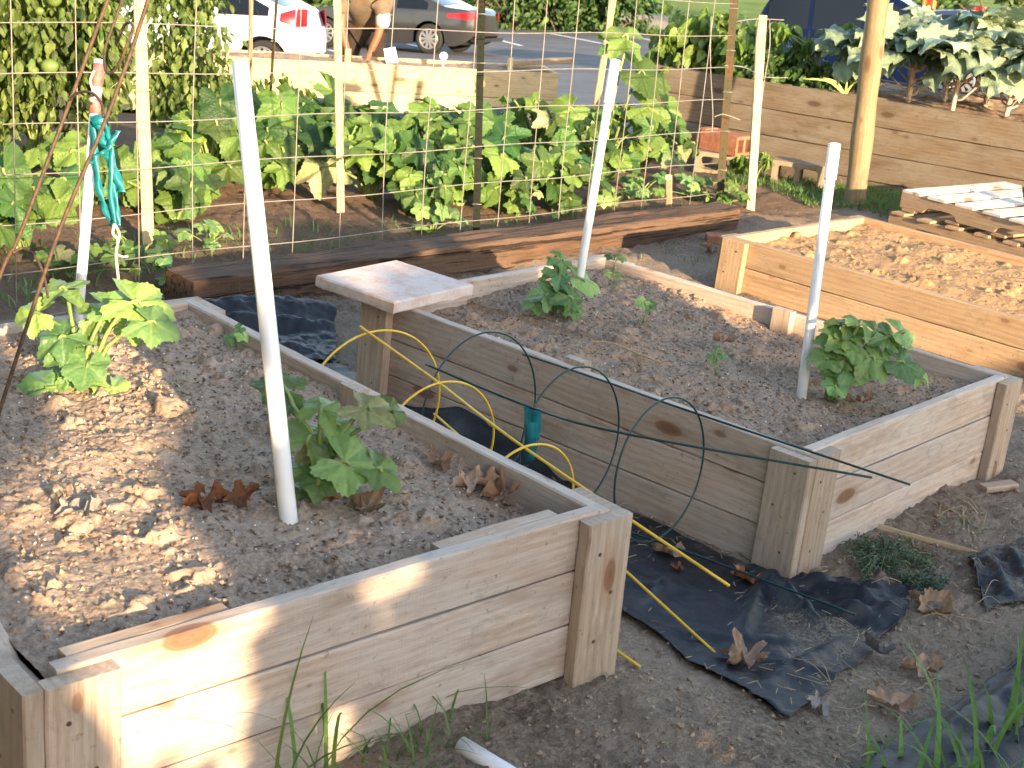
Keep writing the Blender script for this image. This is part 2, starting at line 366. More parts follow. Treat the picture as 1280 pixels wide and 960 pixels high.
# parking lot: a sheet on the slope beyond the far bed
da=np.concatenate([np.arange(13.75,30,.5),np.arange(30,46.6,1.)]);sa=np.arange(-26,30,1.)
DD,SS=np.meshgrid(da,sa);ed=.25*np.sin(SS*1.7)*(DD<14)
PX=CAM[0]+FH[0]*(DD+ed)+RH[0]*SS;PY=CAM[1]+FH[1]*(DD+ed)+RH[1]*SS
k=NT('old_asphalt');v=k.coord()
a1=k.noise(v,.9,5,.65);a2=k.noise(v,25.,4,.7)
c=k.mix(k.ramp(a1,[(.3,0.),(.7,1.)]),(.075,.077,.085),(.125,.125,.13))
c=k.mix(k.math('MULTIPLY',k.ramp(a2,[(.5,0.),(.68,1.)]),.4),c,(.2,.19,.17))
c=k.mix(k.math('MULTIPLY',k.ramp(k.noise(k.mapping(v,(.35,2.2,1)),1.,5,.7),[(.55,0.),(.64,1.)]),.35),c,(.24,.2,.12))
k.bsdf(c,.9,.2,bump=a2,bd=.01);M['asphalt']=k.m
tag(MB().add(np.stack([PX,PY,gz(PX,PY)+.03],-1),gridF(len(da),len(sa))).build('parking_lot',M['asphalt'],smooth=True),'grey asphalt parking lot with worn white bay lines','parking lot',kind='structure')
M['paint']=plain('worn_road_paint',(.7,.7,.68),.8,.2,col2=(.3,.3,.3),vs=9.,thr=(.55,.7))
mb=MB()
for (a,b) in (((499,54),(535,63)),((604,47),(652,59)),((688,43.5),(752,56)),((765,42),(830,55)),((410,64),(440,72))):
    P=atg(*a);Q=atg(*b);n=14;T=(Q-P);q=unit(np.array([-T[1],T[0],0]))*.06
    pts=[P+T*i/n for i in range(n+1)];V=[]
    for p in pts:
        for sg in (-1,1):
            x=p+q*sg;V.append((x[0],x[1],gz(x[0],x[1])+.036))
    mb.add(V,[(2*i,2*i+1,2*i+3,2*i+2) for i in range(n)])
tag(mb.build('parking_lines',M['paint']),'worn white painted bay lines on the parking lot','road marking',kind='structure')
# ------------------------------------------------------------------ boards and beds
def board(name,mat,parent,o,L,T,H,ax=(1,0,0),up=(0,0,1),wob=.0015,ch=.004,seed=None,notch=None,label=None):
    """plank of length L along ax, thickness T, height H; o = centre of its lower edge in the parent's space"""
    r=np.random.default_rng(seed if seed is not None else rng.integers(1e9))
    n=max(3,int(L/.05));xs=np.linspace(-L/2,L/2,n+1)
    base=np.array([(-T/2+ch,-H/2),(T/2-ch,-H/2),(T/2,-H/2+ch),(T/2,H/2-ch),(T/2-ch,H/2),(-T/2+ch,H/2),(-T/2,H/2-ch),(-T/2,-H/2+ch)])
    V=[]
    sd=int(r.integers(1e6))
    for x in xs:
        s=base.copy()
        s[:,0]+=wob*2.2*vnoise(np.array([x*2.3]),np.array([sd*.37]),sd)[0]
        s[4:6,1]+=wob*2.2*vnoise(np.array([x*5.3]),np.array([sd*.11]),sd+1)[0]
        s[3:7,1]+=wob*1.4*vnoise(np.array([x*17.]),np.array([sd*.21]),sd+2)[0]
        if notch is not None: s[3:7,1]-=notch(x)
        V.append(np.column_stack([np.full(8,x),s]))
    V=np.concatenate(V);F=[(i*8+j,i*8+(j+1)%8,(i+1)*8+(j+1)%8,(i+1)*8+j) for i in range(n) for j in range(8)]
    F+=[tuple(range(7,-1,-1)),tuple(n*8+j for j in range(8))]
    ax=unit(ax);up=unit(np.array(up)-ax*(np.dot(ax,up)));y=np.cross(up,ax)
    ob=MB().add(V,F).build(name,mat,parent)
    Mx=frame(np.array(o)+up*H/2,ax,y,up)
    if parent is None: ob.matrix_world=Mx
    else: ob.matrix_basis=Mx
    if label: ob['label']=label
    return ob
def screws(parent,pts,nrm,name='screw'):
    for p in pts:
        a=np.array([0,0,1.]) if abs(nrm[2])<.9 else np.array([1.,0,0]);u=unit(np.cross(a,nrm));v=np.cross(nrm,u)
        th=np.arange(10)*.628;V=np.concatenate([np.array(p)+.0055*(np.cos(th)[:,None]*u+np.sin(th)[:,None]*v)-np.array(nrm)*.002,
                                                np.array(p)+.0045*(np.cos(th)[:,None]*u+np.sin(th)[:,None]*v)+np.array(nrm)*.0012])
        MB().add(V,[tuple(10+j for j in range(10))]+[(j,(j+1)%10,10+(j+1)%10,10+j) for j in range(10)]).build(name,M['screw'],parent)
PW,PT=.14,.038
def soil_mesh(parent,x0,x1,y0,y1,zf,res,mat,nclod,seed,clodr=(.012,.045),rough=1.):
    r=np.random.default_rng(seed)
    nx=int((x1-x0)/res);ny=int((y1-y0)/res)
    xs=np.linspace(x0,x1,nx);ys=np.linspace(y0,y1,ny);X,Y=np.meshgrid(xs,ys)
    wx=X+.02*vnoise(X*31,Y*31,seed+1)+.006*vnoise(X*90,Y*90,seed+3);wy=Y+.02*vnoise(X*31,Y*31,seed+2)+.006*vnoise(X*90,Y*90,seed+4)
    Z=zf(X,Y)+.02*fbm(X,Y,3.,3,seed)+.009*fbm(X,Y,12.,3,seed+9,.55)
    m1=sstep(-.15,.25,fbm(X,Y,3.5,2,seed+21));m2=sstep(-.2,.2,fbm(X,Y,5.,2,seed+22))
    Z=Z+rough*(.012*(1-np.minimum(worley(wx*24,wy*24,seed),1))*(.35+m1)+.006*(1-np.minimum(worley(wx*55,wy*55,seed+5),1))*(.4+m2)+.003*(1-np.minimum(worley(wx*120,wy*120,seed+6),1)))+.002*fbm(X,Y,150.,2,seed+4)
    C=np.zeros_like(Z)
    for i in range(nclod):
        cx,cy=r.uniform(x0,x1),r.uniform(y0,y1);R=clodr[0]+(clodr[1]-clodr[0])*r.random()**4;e=r.uniform(.65,1.5)
        i0,i1=np.searchsorted(xs,[cx-R*1.8,cx+R*1.8]);j0,j1=np.searchsorted(ys,[cy-R*1.8,cy+R*1.8])
        if i1-i0<2 or j1-j0<2: continue
        a=r.uniform(0,3.14);dx=wx[j0:j1,i0:i1]-cx;dy=wy[j0:j1,i0:i1]-cy
        u=(dx*math.cos(a)+dy*math.sin(a))*e;v=(dy*math.cos(a)-dx*math.sin(a))/e
        q=1+1.5*vnoise(X[j0:j1,i0:i1]*1.5/R+i,Y[j0:j1,i0:i1]*1.5/R,seed+i)
        h=R*r.uniform(.5,.9)*np.minimum(1.3*np.maximum(0,1-np.sqrt(u*u+v*v)/R/np.maximum(q,.3)),.75)
        C[j0:j1,i0:i1]=np.maximum(C[j0:j1,i0:i1],h)
    Z=Z+C
    o=MB().add(np.stack([X,Y,Z],-1),gridF(nx,ny)).build('soil',mat,parent,smooth=True)
    def hz(x,y):
        i=np.clip(np.searchsorted(xs,x),0,nx-1);j=np.clip(np.searchsorted(ys,y),0,ny-1);return Z[j,i]
    return o,hz
def bits(parent,n,x0,x1,y0,y1,hz,name,mat,size,flat,seed,wid=1.):
    """loose crumbs lying on a soil surface"""
    r=np.random.default_rng(seed);x=r.uniform(x0,x1,n);y=r.uniform(y0,y1,n)
    tv=np.array([(-1,0,0),(1,.1,0),(.1,-.5,.1),(-.1,.55,-.1),(0,0,flat),(0,.05,-flat)],float)*[1,wid,1]
    tf=np.array([(0,2,4),(2,1,4),(1,3,4),(3,0,4),(2,0,5),(1,2,5),(3,1,5),(0,3,5)])
    P=np.stack([x,y,hz(x,y)+size*.25],1);A=r.normal(size=(n,3));A[:,2]*=.35;A=unit(A);B=unit(np.cross(A,unit(r.normal(size=(n,3))*[.4,.4,0]+[0,0,1])))
    Mx=np.stack([A,B,np.cross(A,B)],-1)
    return tag(MB().inst(tv,tf,Mx,P,size*r.uniform(.4,1.3,n),r.random((n,3))).build(name,mat,parent),kind='stuff')
def raised_bed(label,org,rot,L,W,H,tx,ty,rows,wm,pm,soil,zf,seed,nclod,front=True,inner=True,post_drop=.008,res=.0042,group=None,rough=1.):
    Mx=Matrix.Translation(org)@Matrix.Rotation(rot,4,'Z')@Matrix.Rotation(math.atan(ty),4,'X')@Matrix.Rotation(-math.atan(tx),4,'Y')
    b=thing('raised_bed',label,'raised bed',M=Mx,group=group)
    t=PT;h=H/rows
    for i in range(rows):
        for xx in (t/2,W-t/2):
            dx=rng.uniform(-.0025,.0025)
            nf=None
            if seed==1 and xx<t and i==rows-1: nf=lambda x:.045*float(sstep(-.72,-.80,x))-.0*x
            board('side_board',wm,b,(xx+dx,L/2,i*h),L,t,h-.003,ax=(0,1,0),notch=nf)
        for yy in (t/2,L-t/2):
            board('end_board',wm,b,(W/2,yy+rng.uniform(-.0025,.0025),i*h+.0015),W-2*t-.002,t,h-.003,ax=(1,0,0))
    for yy,cy in ((-t/2-.001,0),(L+t/2+.001,0)):
        for xx in (PW/2+.001,W+t-PW/2):
            board('corner_post',pm,b,(xx,yy,-.07),H+.07-post_drop-rng.uniform(0,.006),t,PW,ax=(0,0,1),up=(1,0,0)).matrix_basis=frame((xx,yy,(H-post_drop-.07)/2),(0,0,1),(0,1,0),(-1,0,0))
            s=-1 if yy<0 else 1
            screws(b,[(xx+dx2,yy+s*t/2,z_) for dx2,z_ in ((-.03,.33*H/.42),(.02,.22*H/.42),(-.02,.1*H/.42))],np.array([0,s,0.]))
    for xx,sx in ((-t/2-.001,-1),(W+t/2+.001,1)):
        for yy in ((-t+PW/2 if sx<0 else PW/2+.002),L-PW/2):
            p=board('corner_post',pm,b,(xx,yy,0),H+.07-post_drop-.003,t,PW)
            p.matrix_basis=frame((xx,yy,(H-post_drop-.07)/2),(0,0,1),(1,0,0),(0,1,0))
            screws(b,[(xx+sx*t/2,yy+dy2,z_) for dy2,z_ in ((-.025,.36*H/.42),(.03,.24*H/.42),(-.02,.1*H/.42))],np.array([sx,0.,0]))
    if inner:
        for xx in (t+t/2+.001,W-t-t/2-.001):
            p=board('stake',pm,b,(xx,0,0),H+.01,t,.09);p.matrix_basis=frame((xx,L*.49,H/2+.008),(0,0,1),(1,0,0),(0,1,0))
    so_,hz0=soil_mesh(b,t*.9,W-t*.9,t*.9,L-t*.9,zf,res,soil,nclod,seed,rough=rough)
    return b,hz0
def bed_to_world(b,x,y,z): return np.array(b.matrix_basis@Vector((x,y,z)))
bpy.context.view_layer.update()
LA,WA,HA=1.917,1.389,.4133
def zA(x,y): return HA-.075+.022*np.clip(y,0,1.9)+.03*np.exp(-((x-.1)**2/.1+(y-.15)**2/.08))+.03*np.exp(-((x-.3)**2/.25+(y-.7)**2/.5))-.03*sstep(1.0,1.3,x)*(1-sstep(.2,.6,y))
bedA,hA=raised_bed('large weathered pine bed nearest the camera, with sunlit soil patch and two white pipes',(0,0,0),0,LA,WA,HA,0,0,3,M['wood'],M['wood_post'],M['soil'],zA,1,300,rough=.68,group='pine raised beds')
LB,WB,HB=1.891,1.412,.415
def zB(x,y): return HB-.068+.025*np.sin(x*3.5+.4)*np.sin(y*2.+.5)-.02*sstep(1.0,1.35,y)*(x<.5)
bedB,hB=raised_bed('weathered pine bed in the middle, with a concrete paver on one corner',(2.4629,.2535,-.1657),.1193,LB,WB,HB,-.0222,.012,3,M['wood'],M['wood_post'],M['soil_mix'],zB,2,260,group='pine raised beds')
LC,WC,HC=1.914,1.386,.41
bedC,hC=raised_bed('newer orange pine bed filled with bare sunlit sandy soil',(5.0109,.6814,-.149-.14),.115,LC,WC,HC,-.0324,.0212,3,M['wood_warm'],M['wood_warm'],M['soil_sand'],lambda x,y:HC-.06+.012*np.sin(x*16+y*3)*sstep(.1,.4,x)+.03*np.exp(-((x-.7)**2+(y-1.)**2)/.3),3,150,inner=False,rough=.6,res=.007,group='pine raised beds')
# doubled planks inside the front corners of the near bed
for xx,Lx in ((.24,.33),(WA-.3,.34)):
    board('corner_block',M['wood_post'],bedA,(xx,PT*1.5+.002,.12),Lx,PT,HA-.12-.004)
for (bd,hz_,W_,L_,s_,nb,npz) in ((bedA,hA,WA,LA,11,2400,420),(bedB,hB,WB,LB,12,2300,260),(bedC,hC,WC,LC,13,350,0)):
    bits(bd,nb,.06,W_-.06,.06,L_-.06,hz_,'bark_crumbs',M['bark'],.0085,.2,s_,.8)
    bits(bd,nb//2,.06,W_-.06,.06,L_-.06,hz_,'soil_clods',M['soil'] if bd is not bedC else M['soil_sand'],.0075,.8,s_+20,1.5)
    bits(bd,nb//3,.06,W_-.06,.06,L_-.06,hz_,'straw_bits',M['straw'],.0085,.05,s_+40,.25)
    if npz: bits(bd,npz,.06,W_-.06,.06,L_-.06,hz_,'perlite_grains',M['perlite'],.0034,.8,s_+60)
# ------------------------------------------------------------------ pipes standing in the soil
def pipe(label,base,top,r,extra=None,sleeve=None):
    base=np.array(base);top=np.array(top);b=thing('pvc_pipe',label,'pipe',base,group='white plastic pipes')
    T=top-base;n=unit(T);b_=base-n*.25
    m=MB();m.tube([b_-base,T*.5,T],r,20,cap=True)
    q=T+n*.001;m.tube([T-n*.004,q],r*.78,20)
    m.build('tube',M['pvc'],b,True)
    if sleeve: MB().tube([T-n*sleeve,T+n*.002],r*1.22,20).build('coupling',M['pvc'],b,False)
    return b,T,n
pA1,T,n_=pipe('white pipe with faded red tape rings, tied with teal ribbon',atz(95,428,.36),atd(124,75,4.4),.0155)
for f,hh,rr,mt in ((.945,.07,.0165,'tape'),(.84,.055,.0166,'tape')):
    MB().tube([T*f-n_*hh/2,T*f+n_*hh/2],rr,18).build('tape_band',M[mt],pA1,True)
base_A1=np.array(pA1.location)
pipe('thick white pipe beside the mildewed squash plant in the nearest bed',atz(361,652,.37),atd(300,80,3.5),.0205)
zb=lambda px,py:atz(px,py,.22)
pipe('slanting white pipe with wider end beside the small squash in the middle bed',zb(718,388),atd(769,76,5.72),.0165,sleeve=.17)
pipe('short white pipe beside the bushiest squash at the right end of the middle bed',zb(1003,486),atd(1043,181,5.05),.0175,sleeve=.12)
p=atz(592,938,.03);pb,_,_=pipe('white pipe stub lying in the grass at the foot of the nearest bed',p+np.array([.03,-.16,-.02]),p+np.array([-.012,.03,.0]),.021)
# ------------------------------------------------------------------ ribbon and twine
def ribbon(mb,P,w,side):
    P=np.asarray(P,float);V=[]
    for i,p in enumerate(P):
        tw=.5*math.sin(i*1.1);s=unit(np.array(side)*math.cos(tw)+np.array(FH)*math.sin(tw))*w/2
        V+= [p-s,p+s]
    mb.add(V,[(2*i,2*i+1,2*i+3,2*i+2) for i in range(len(P)-1)])
def curve(pts,n=24):
    pts=np.asarray(pts,float);m=len(pts);t=np.linspace(0,m-1,n);out=[]
    for q in t:
        i=min(int(q),m-2);f=q-i;p0=pts[max(i-1,0)];p1=pts[i];p2=pts[i+1];p3=pts[min(i+2,m-1)]
        out.append(.5*((2*p1)+(-p0+p2)*f+(2*p0-5*p1+4*p2-p3)*f*f+(-p0+3*p1-3*p2+p3)*f**3))
    return np.array(out)
dd=4.36
px=lambda a,d=dd:[atd(u,v_,d) for u,v_ in a]
mb=MB()
for pl,w_ in (([(117,152),(118,185),(122,225),(130,258),(142,283)],.022),([(133,158),(136,190),(141,225),(146,262),(148,282)],.018),([(121,150),(130,178),(140,205),(152,240)],.03),([(112,205),(122,194),(134,186),(147,163)],.02),([(128,150),(134,165),(140,190),(138,235),(143,280)],.016)):
    ribbon(mb,curve(px(pl,dd+rng.uniform(-.02,.01))),w_,RH)
mb.tube(px([(116,152),(124,150),(133,153)]),.018,8)
o=mb.build('ribbon',M['teal'],None,True);tag(o,'teal plastic ribbon knotted round the red-taped white pipe','ribbon',group='teal ribbons')
sm=o.modifiers.new('thick','SOLIDIFY');sm.thickness=.0012
mb=MB();mb.tube(curve(px([(143,280),(141,292),(147,300),(145,318),(147,340),(149,360),(151,373)],dd-.05)),.0042,6);mb.tube(curve(px([(143,280),(149,292),(147,305)],dd-.05)),.004,6);mb.tube(curve(px([(146,318),(154,321),(160,320)],dd-.05)),.0035,6)
tag(mb.build('twine',M['twine'],None,True),'pale frayed twine hanging from the teal ribbon','twine')
mb=MB();mb.tube(curve(px([(118,88),(113,100),(116,112),(124,120),(113,124),(121,128)],dd-.03)),.004,6)
tag(mb.build('twine',M['twine'],None,True),'pale twine wrapped round the top of the red-taped pipe','twine')
# ------------------------------------------------------------------ conical plant cages lying in the path
def cage(label,mat,C,a,ds,rs,legs,wr,group='conical wire plant cages',name='plant_cage'):
    C=np.array(C);a=unit(a);b=thing(name,label,'plant cage',C,group=group)
    u=unit(np.cross(a,[0,0,1]));v=np.cross(u,a)
    for d,r in zip(ds,rs):
        th=np.linspace(0,2*np.pi,61);
        MB().tube(a*d+r*(np.cos(th)[:,None]*u+np.sin(th)[:,None]*v),wr*.85,8,cap=False).build('ring',mat,b,True)
    for lg in legs:
        MB().tube(curve(np.array(lg)-C,22),wr,8).build('leg',mat,b,True)
    return b
cage('yellow coated wire cage with shrinking rings, lying on its side in the path',M['yellow_wire'],(1.707,1.354,.163),(-.057,-.998,-.023),(0,.356,.779),(.257,.21,.173),
  [[(1.663,1.37,.43),(1.665,1.35,.424),(1.677,.995,.361),(1.641,.574,.313),(1.80,-.053,.125)],
   [(1.96,1.354,.1),(1.9,.998,.07),(1.83,.576,.06),(1.793,-.048,-.07)],[(1.46,1.354,.05),(1.49,.998,.04),(1.5,.576,.03),(1.521,-.033,-.03)]],.0042)
cage('dark green coated wire cage leaning on the middle bed, tied with a teal strip',M['green_wire'],(1.989,1.161,.157),(.118,-.991,.063),(0,.375,.71),(.266,.233,.214),
  [[(2.213,1.21,.305),(2.215,1.197,.307),(2.222,.821,.326),(2.221,.484,.342),(2.509,-.082,.262)],[(1.771,1.16,.352),(1.771,1.147,.352),(1.829,.775,.336),(1.87,.443,.359),(2.276,-.105,.341)],
   [(2.0,1.15,-.1),(2.05,.79,-.06),(2.1,.45,-.03),(2.272,-.13,-.055)]],.0036)
mb=MB()
for q in range(3):
    ribbon(mb,curve([(1.83+q*.006,.772-q*.01,.335),(1.834+q*.012,.765,.25),(1.842,.76,.17+q*.01)],8),.03,RH)
o=mb.build('ribbon',M['teal'],None,True);tag(o,'teal plastic strip hanging from the dark green wire cage','ribbon',group='teal ribbons');sm=o.modifiers.new('thick','SOLIDIFY');sm.thickness=.0015
# rusty cage standing over the left end of the nearest bed (its rings catch the light near the frame top)
b=thing('plant_cage','rusted wire cage with two long slanting legs in front of the red-taped pipe','plant cage',atz(0,512,.37),group='conical wire plant cages')
B0=np.array(b.location)
for pl in ([atd(-40,640,3.72),atd(0,512,3.72),atd(70,300,3.66),atd(128,160,3.62),atd(162,70,3.6),atd(190,-15,3.58)],[atd(-70,560,3.95),atd(0,345,3.9),atd(24,295,3.88),atd(88,125,3.84),atd(138,-10,3.8)]):
    MB().tube(curve(np.array(pl)-B0,24),.0054,8).build('leg',M['rust_wire'],b,True)
for pl in ([(86,126,3.84),(100,115,3.8),(116,117,3.74),(127,130,3.66),(129,146,3.62)],[(156,-10,3.8),(142,30,3.78),(131,62,3.75),(131,85,3.7),(138,92,3.66),(150,78,3.62),(160,52,3.6)],[(146,58,3.72),(152,38,3.7),(160,28,3.66),(166,34,3.62),(160,52,3.6)],[(16,316,3.88),(30,310,3.9),(45,322,3.86),(55,345,3.84),(60,372,3.8)]):
    MB().tube(curve([atd(*q)-B0 for q in pl],20),.0036,8).build('ring',M['rust_wire'],b,True)
# ------------------------------------------------------------------ paver on the corner of the middle bed
pc=bed_to_world(bedB,.085,LB-.16,HB);zt=bedB.matrix_basis.to_3x3()
b=MB();L2,W2,Tt=.2,.2,.045
# slab outline with chipped rounded edges
xs=np.linspace(-1,1,13);V=[];
ring=[(x,-1) for x in xs[:-1]]+[(1,y) for y in xs[:-1]]+[(x,1) for x in xs[::-1][:-1]]+[(-1,y) for y in xs[::-1][:-1]]
ring=np.array(ring)*[.215,.203]
r2=np.random.default_rng(3);lv=[(-.0,.985),(.006,1.),(Tt-.006,1.),(Tt,.975)]
for z_,s_ in lv:
    j=1+r2.normal(0,.004,len(ring))[:,None];V.append(np.column_stack([ring*s_*j,np.full(len(ring),z_)]))
n=len(ring);F=[(i*n+j,i*n+(j+1)%n,(i+1)*n+(j+1)%n,(i+1)*n+j) for i in range(3) for j in range(n)]+[tuple(range(n-1,-1,-1)),tuple(3*n+j for j in range(n))]
b.add(np.concatenate(V),F);o=b.build('paver',M['paver']);tag(o,'square pinkish concrete paver resting on the corner of the middle bed','paver')
o.matrix_world=Matrix.Translation((2.355,2.115,.272))@Matrix.Rotation(R_(9),4,'Z')@Matrix.Rotation(R_(.8),4,'X')
# loose crumbs on the trodden ground
def ground_bits(name,label,mat,n,size,seed,wid=1.5,flat=.8,reg=(.6,4.4,-1.05,2.6)):
    r=np.random.default_rng(seed);x=r.uniform(reg[0],reg[1],n);y=r.uniform(reg[2],reg[3],n)
    keep=~((x<WA+.05)&(y>-.05))&~((x>2.42)&(x<3.95)&(y>.28)&(y<2.5));x=x[keep];y=y[keep];n=len(x)
    tv=np.array([(-1,0,0),(1,.1,0),(.1,-.5,.1),(-.1,.55,-.1),(0,0,flat),(0,.05,-flat)],float)*[1,wid,1]
    tf=np.array([(0,2,4),(2,1,4),(1,3,4),(3,0,4),(2,0,5),(1,2,5),(3,1,5),(0,3,5)])
    sc=size*(.25+r.random(n)**4*1.3)
    P=np.stack([x,y,gz(x,y)+relief(x,y)*in_fabric(x,y)+sc*.3],1);A=unit(r.normal(size=(n,3))*[1,1,.35]);B=unit(np.cross(A,unit(r.normal(size=(n,3))*[.4,.4,0]+[0,0,1])))
    tag(MB().inst(tv,tf,np.stack([A,B,np.cross(A,B)],-1),P,sc,r.random((n,3))).build(name,mat),label,'soil',kind='stuff')
ground_bits('soil_crumbs','loose soil crumbs on the trodden ground round the beds',M['soil'],15000,.0075,5)
ground_bits('wood_crumbs','dark bark bits scattered on the ground round the beds',M['bark'],3500,.009,6,.6,.2)
# ------------------------------------------------------------------ railroad tie
def timber(label,A,B,hh,dep,mat):
    A=np.array(A);B=np.array(B);L=np.linalg.norm(B-A);ax=unit(B-A);n=90
    pr=[(-.5,0),(.5,0),(.5,.25),(.5,.5),(.5,.75),(.5,.96),(.46,1.),(.25,1.),(0,1.),(-.25,1.),(-.46,1.),(-.5,.96),(-.5,.75),(-.5,.5),(-.5,.25)]
    pr=np.array(pr);V=[];kk=len(pr)
    for i in range(n+1):
        x=L*i/n;q=pr.copy()*[dep,hh]
        for j in range(kk):
            nz=.016*fbm(np.array([x*1.6]),np.array([j*1.7]),1.,3,51)[0]+.008*fbm(np.array([x*9.]),np.array([j*5.3]),1.,2,57)[0]
            q[j]+=nz*np.array([1.,1.])*(1 if j>1 else .3)*np.sign(pr[j]-[0,.5]+1e-9)
        V.append(np.column_stack([np.full(kk,x),q]))
    F=[(i*kk+j,i*kk+(j+1)%kk,(i+1)*kk+(j+1)%kk,(i+1)*kk+j) for i in range(n) for j in range(kk)]+[tuple(range(kk-1,-1,-1)),tuple(n*kk+j for j in range(kk))]
    o=MB().add(np.concatenate(V),F).build('railroad_tie',mat);y=unit(np.cross([0,0,1],ax));o.matrix_world=frame(A,ax,y,np.cross(ax,y))
    tag(o,label,'timber');return o
timber('long cracked dark railroad tie lying at the foot of the wire fence',(2.15,3.365,-.195),(6.02,3.62,-.235),.24,.22,M['timber'])
# ------------------------------------------------------------------ black landscape fabric
k=NT('black_landscape_fabric');v=k.coord('Object')
wv=k.noise(k.mapping(v,(260,260,260)),1.,2,.5)
c=k.mix(k.ramp(k.noise(v,9.,4,.6),[(.3,0.),(.7,1.)]),(.006,.0065,.010),(.012,.013,.019))
tn=k.n('ShaderNodeVertexColor',layer_name='tint').outputs[0];sp=k.n('ShaderNodeSeparateColor');k.l(tn,sp.inputs[0])
dn=k.math('ADD',k.noise(v,5.,6,.72),k.math('MULTIPLY',k.math('SUBTRACT',sp.outputs[0],.5),.55))
fn=k.noise(v,120.,4,.7)
dm=k.math('MULTIPLY',k.ramp(dn,[(.46,0.),(.63,1.)]),k.ramp(fn,[(.38,.0),(.6,1.)]))
c=k.mix(k.math('MULTIPLY',dm,.85),c,k.mix(fn,(.13,.105,.08),(.3,.245,.18)))
rg=k.math('ADD',.5,k.math('MULTIPLY',dm,.5))
k.bsdf(c,rg,.35,bump=k.math('ADD',k.noise(v,16.,4,.6),k.math('MULTIPLY',fn,.3)),bd=.008,bs=.55);M['fabric']=k.m
def seg_dist(X,Y,a,b):
    a=np.array(a);b=np.array(b);d=b-a;t=np.clip(((X-a[0])*d[0]+(Y-a[1])*d[1])/(d@d),0,1)
    return np.hypot(X-a[0]-d[0]*t,Y-a[1]-d[1]*t),t
def fabric(label,left,right,n,m,folds,lift=.012,rough=.006,seed=0,tintf=None,group='black landscape fabric sheets',under=0.):
    left=curve(left,n);right=curve(right,n);u=np.linspace(0,1,m)
    XY=left[:,None,:]*(1-u)[None,:,None]+right[:,None,:]*u[None,:,None]
    X=XY[...,0];Y=XY[...,1]
    e=np.minimum(np.minimum(u,1-u)[None,:]*1.,np.minimum(np.linspace(0,1,n),np.linspace(1,0,n))[:,None])
    X=X+.02*fbm(X,Y,9.,2,seed+3)*(e<.03);Y=Y+.02*fbm(X,Y,8.,2,seed+5)*(e<.03)
    Z=gz(X,Y)+relief(X,Y)*in_fabric(X,Y)*.75+lift+rough*2*fbm(X,Y,6.,3,seed)+rough*fbm(X,Y,19.,2,seed+1)
    T=np.zeros(X.shape)+.5
    for a,b,h,wd in folds:
        d,t=seg_dist(X,Y,a,b);d=d+.25*wd*vnoise(X*11,Y*11,seed+8);bump=np.exp(-(d/wd)**2)*np.sin(np.pi*np.clip(t*.9+.05,0,1))**.5;Z=Z+h*bump;T=T-.5*bump*np.sign(h)
    T=T+(fbm(X,Y,3.,3,seed+7)*.5)
    if tintf is not None:T=T+tintf(X,Y)
    o=MB().add(np.stack([X,Y,Z],-1),gridF(m,n),np.stack([T.ravel()]*3,1)).build('landscape_fabric',M['fabric'],None,True)
    sm=o.modifiers.new('thick','SOLIDIFY');sm.thickness=.0015
    return tag(o,label,'landscape fabric',group=group)
fabric('dark blue-black fabric sheet spread on the path in front of the middle bed',[(1.47,2.55),(1.47,1.2),(1.72,.25),(1.67,-.12),(1.65,-.40)],[(2.36,2.5),(2.36,1.2),(2.39,.36),(2.52,.20),(2.74,-.05)],170,90,
   [((2.38,.3),(2.2,-.1),.05,.026),((2.3,.22),(1.95,.0),.03,.022),((2.45,.16),(2.5,-.1),.035,.022),((2.2,.05),(2.6,-.15),.02,.02),((2.36,.2),(2.6,.05),.03,.02),((2.3,.12),(2.42,-.1),.03,.016),((1.75,.1),(2.1,-.15),.02,.022),((1.72,-.25),(2.3,-.12),.018,.018),((2.05,.35),(1.8,.2),.02,.022),((1.85,.4),(2.1,.15),.02,.018),((1.8,-.05),(2.0,-.3),.015,.015),((2.33,2.0),(2.36,1.3),.08,.06),((2.2,1.9),(2.35,1.5),.05,.03),((2.25,1.6),(2.36,1.2),.04,.03),((1.6,2.0),(2.2,2.3),.04,.06),((2.62,.02),(2.35,-.02),.018,.04),((2.3,.1),(2.32,-.2),-.015,.05)],
   lift=.012,rough=.009,seed=31,tintf=lambda x,y:-.25+.5*np.exp(-((x-2.2)**2+(y+.1)**2)/.05))
fabric('black fabric strip half buried in dirt at the lower right corner',[(3.55,-.32),(2.9,-.42),(2.2,-.52),(1.45,-.66)],[(3.3,-.95),(2.7,-1.1),(2.1,-1.15),(1.5,-1.2)],130,80,
   [((3.3,-.4),(2.3,-.6),.03,.035),((2.9,-.5),(2.0,-.62),.03,.04),((2.6,-.6),(1.8,-.8),.03,.05),((2.2,-.58),(1.6,-.72),.025,.03)],lift=.03,rough=.009,seed=61,tintf=lambda x,y:-.22+0*x)
fabric('wrinkled black fabric scrap half buried beside the dry lath at the right edge',[(3.05,-.0),(3.3,.0),(3.6,-.05)],[(2.75,-.25),(3.05,-.3),(3.4,-.35)],60,60,
   [((3.02,-.02),(2.8,-.2),.03,.02),((3.12,-.03),(2.92,-.22),.03,.02),((3.22,-.04),(3.05,-.24),.03,.02),((3.34,-.05),(3.2,-.26),.03,.02)],lift=.014,rough=.012,seed=71)
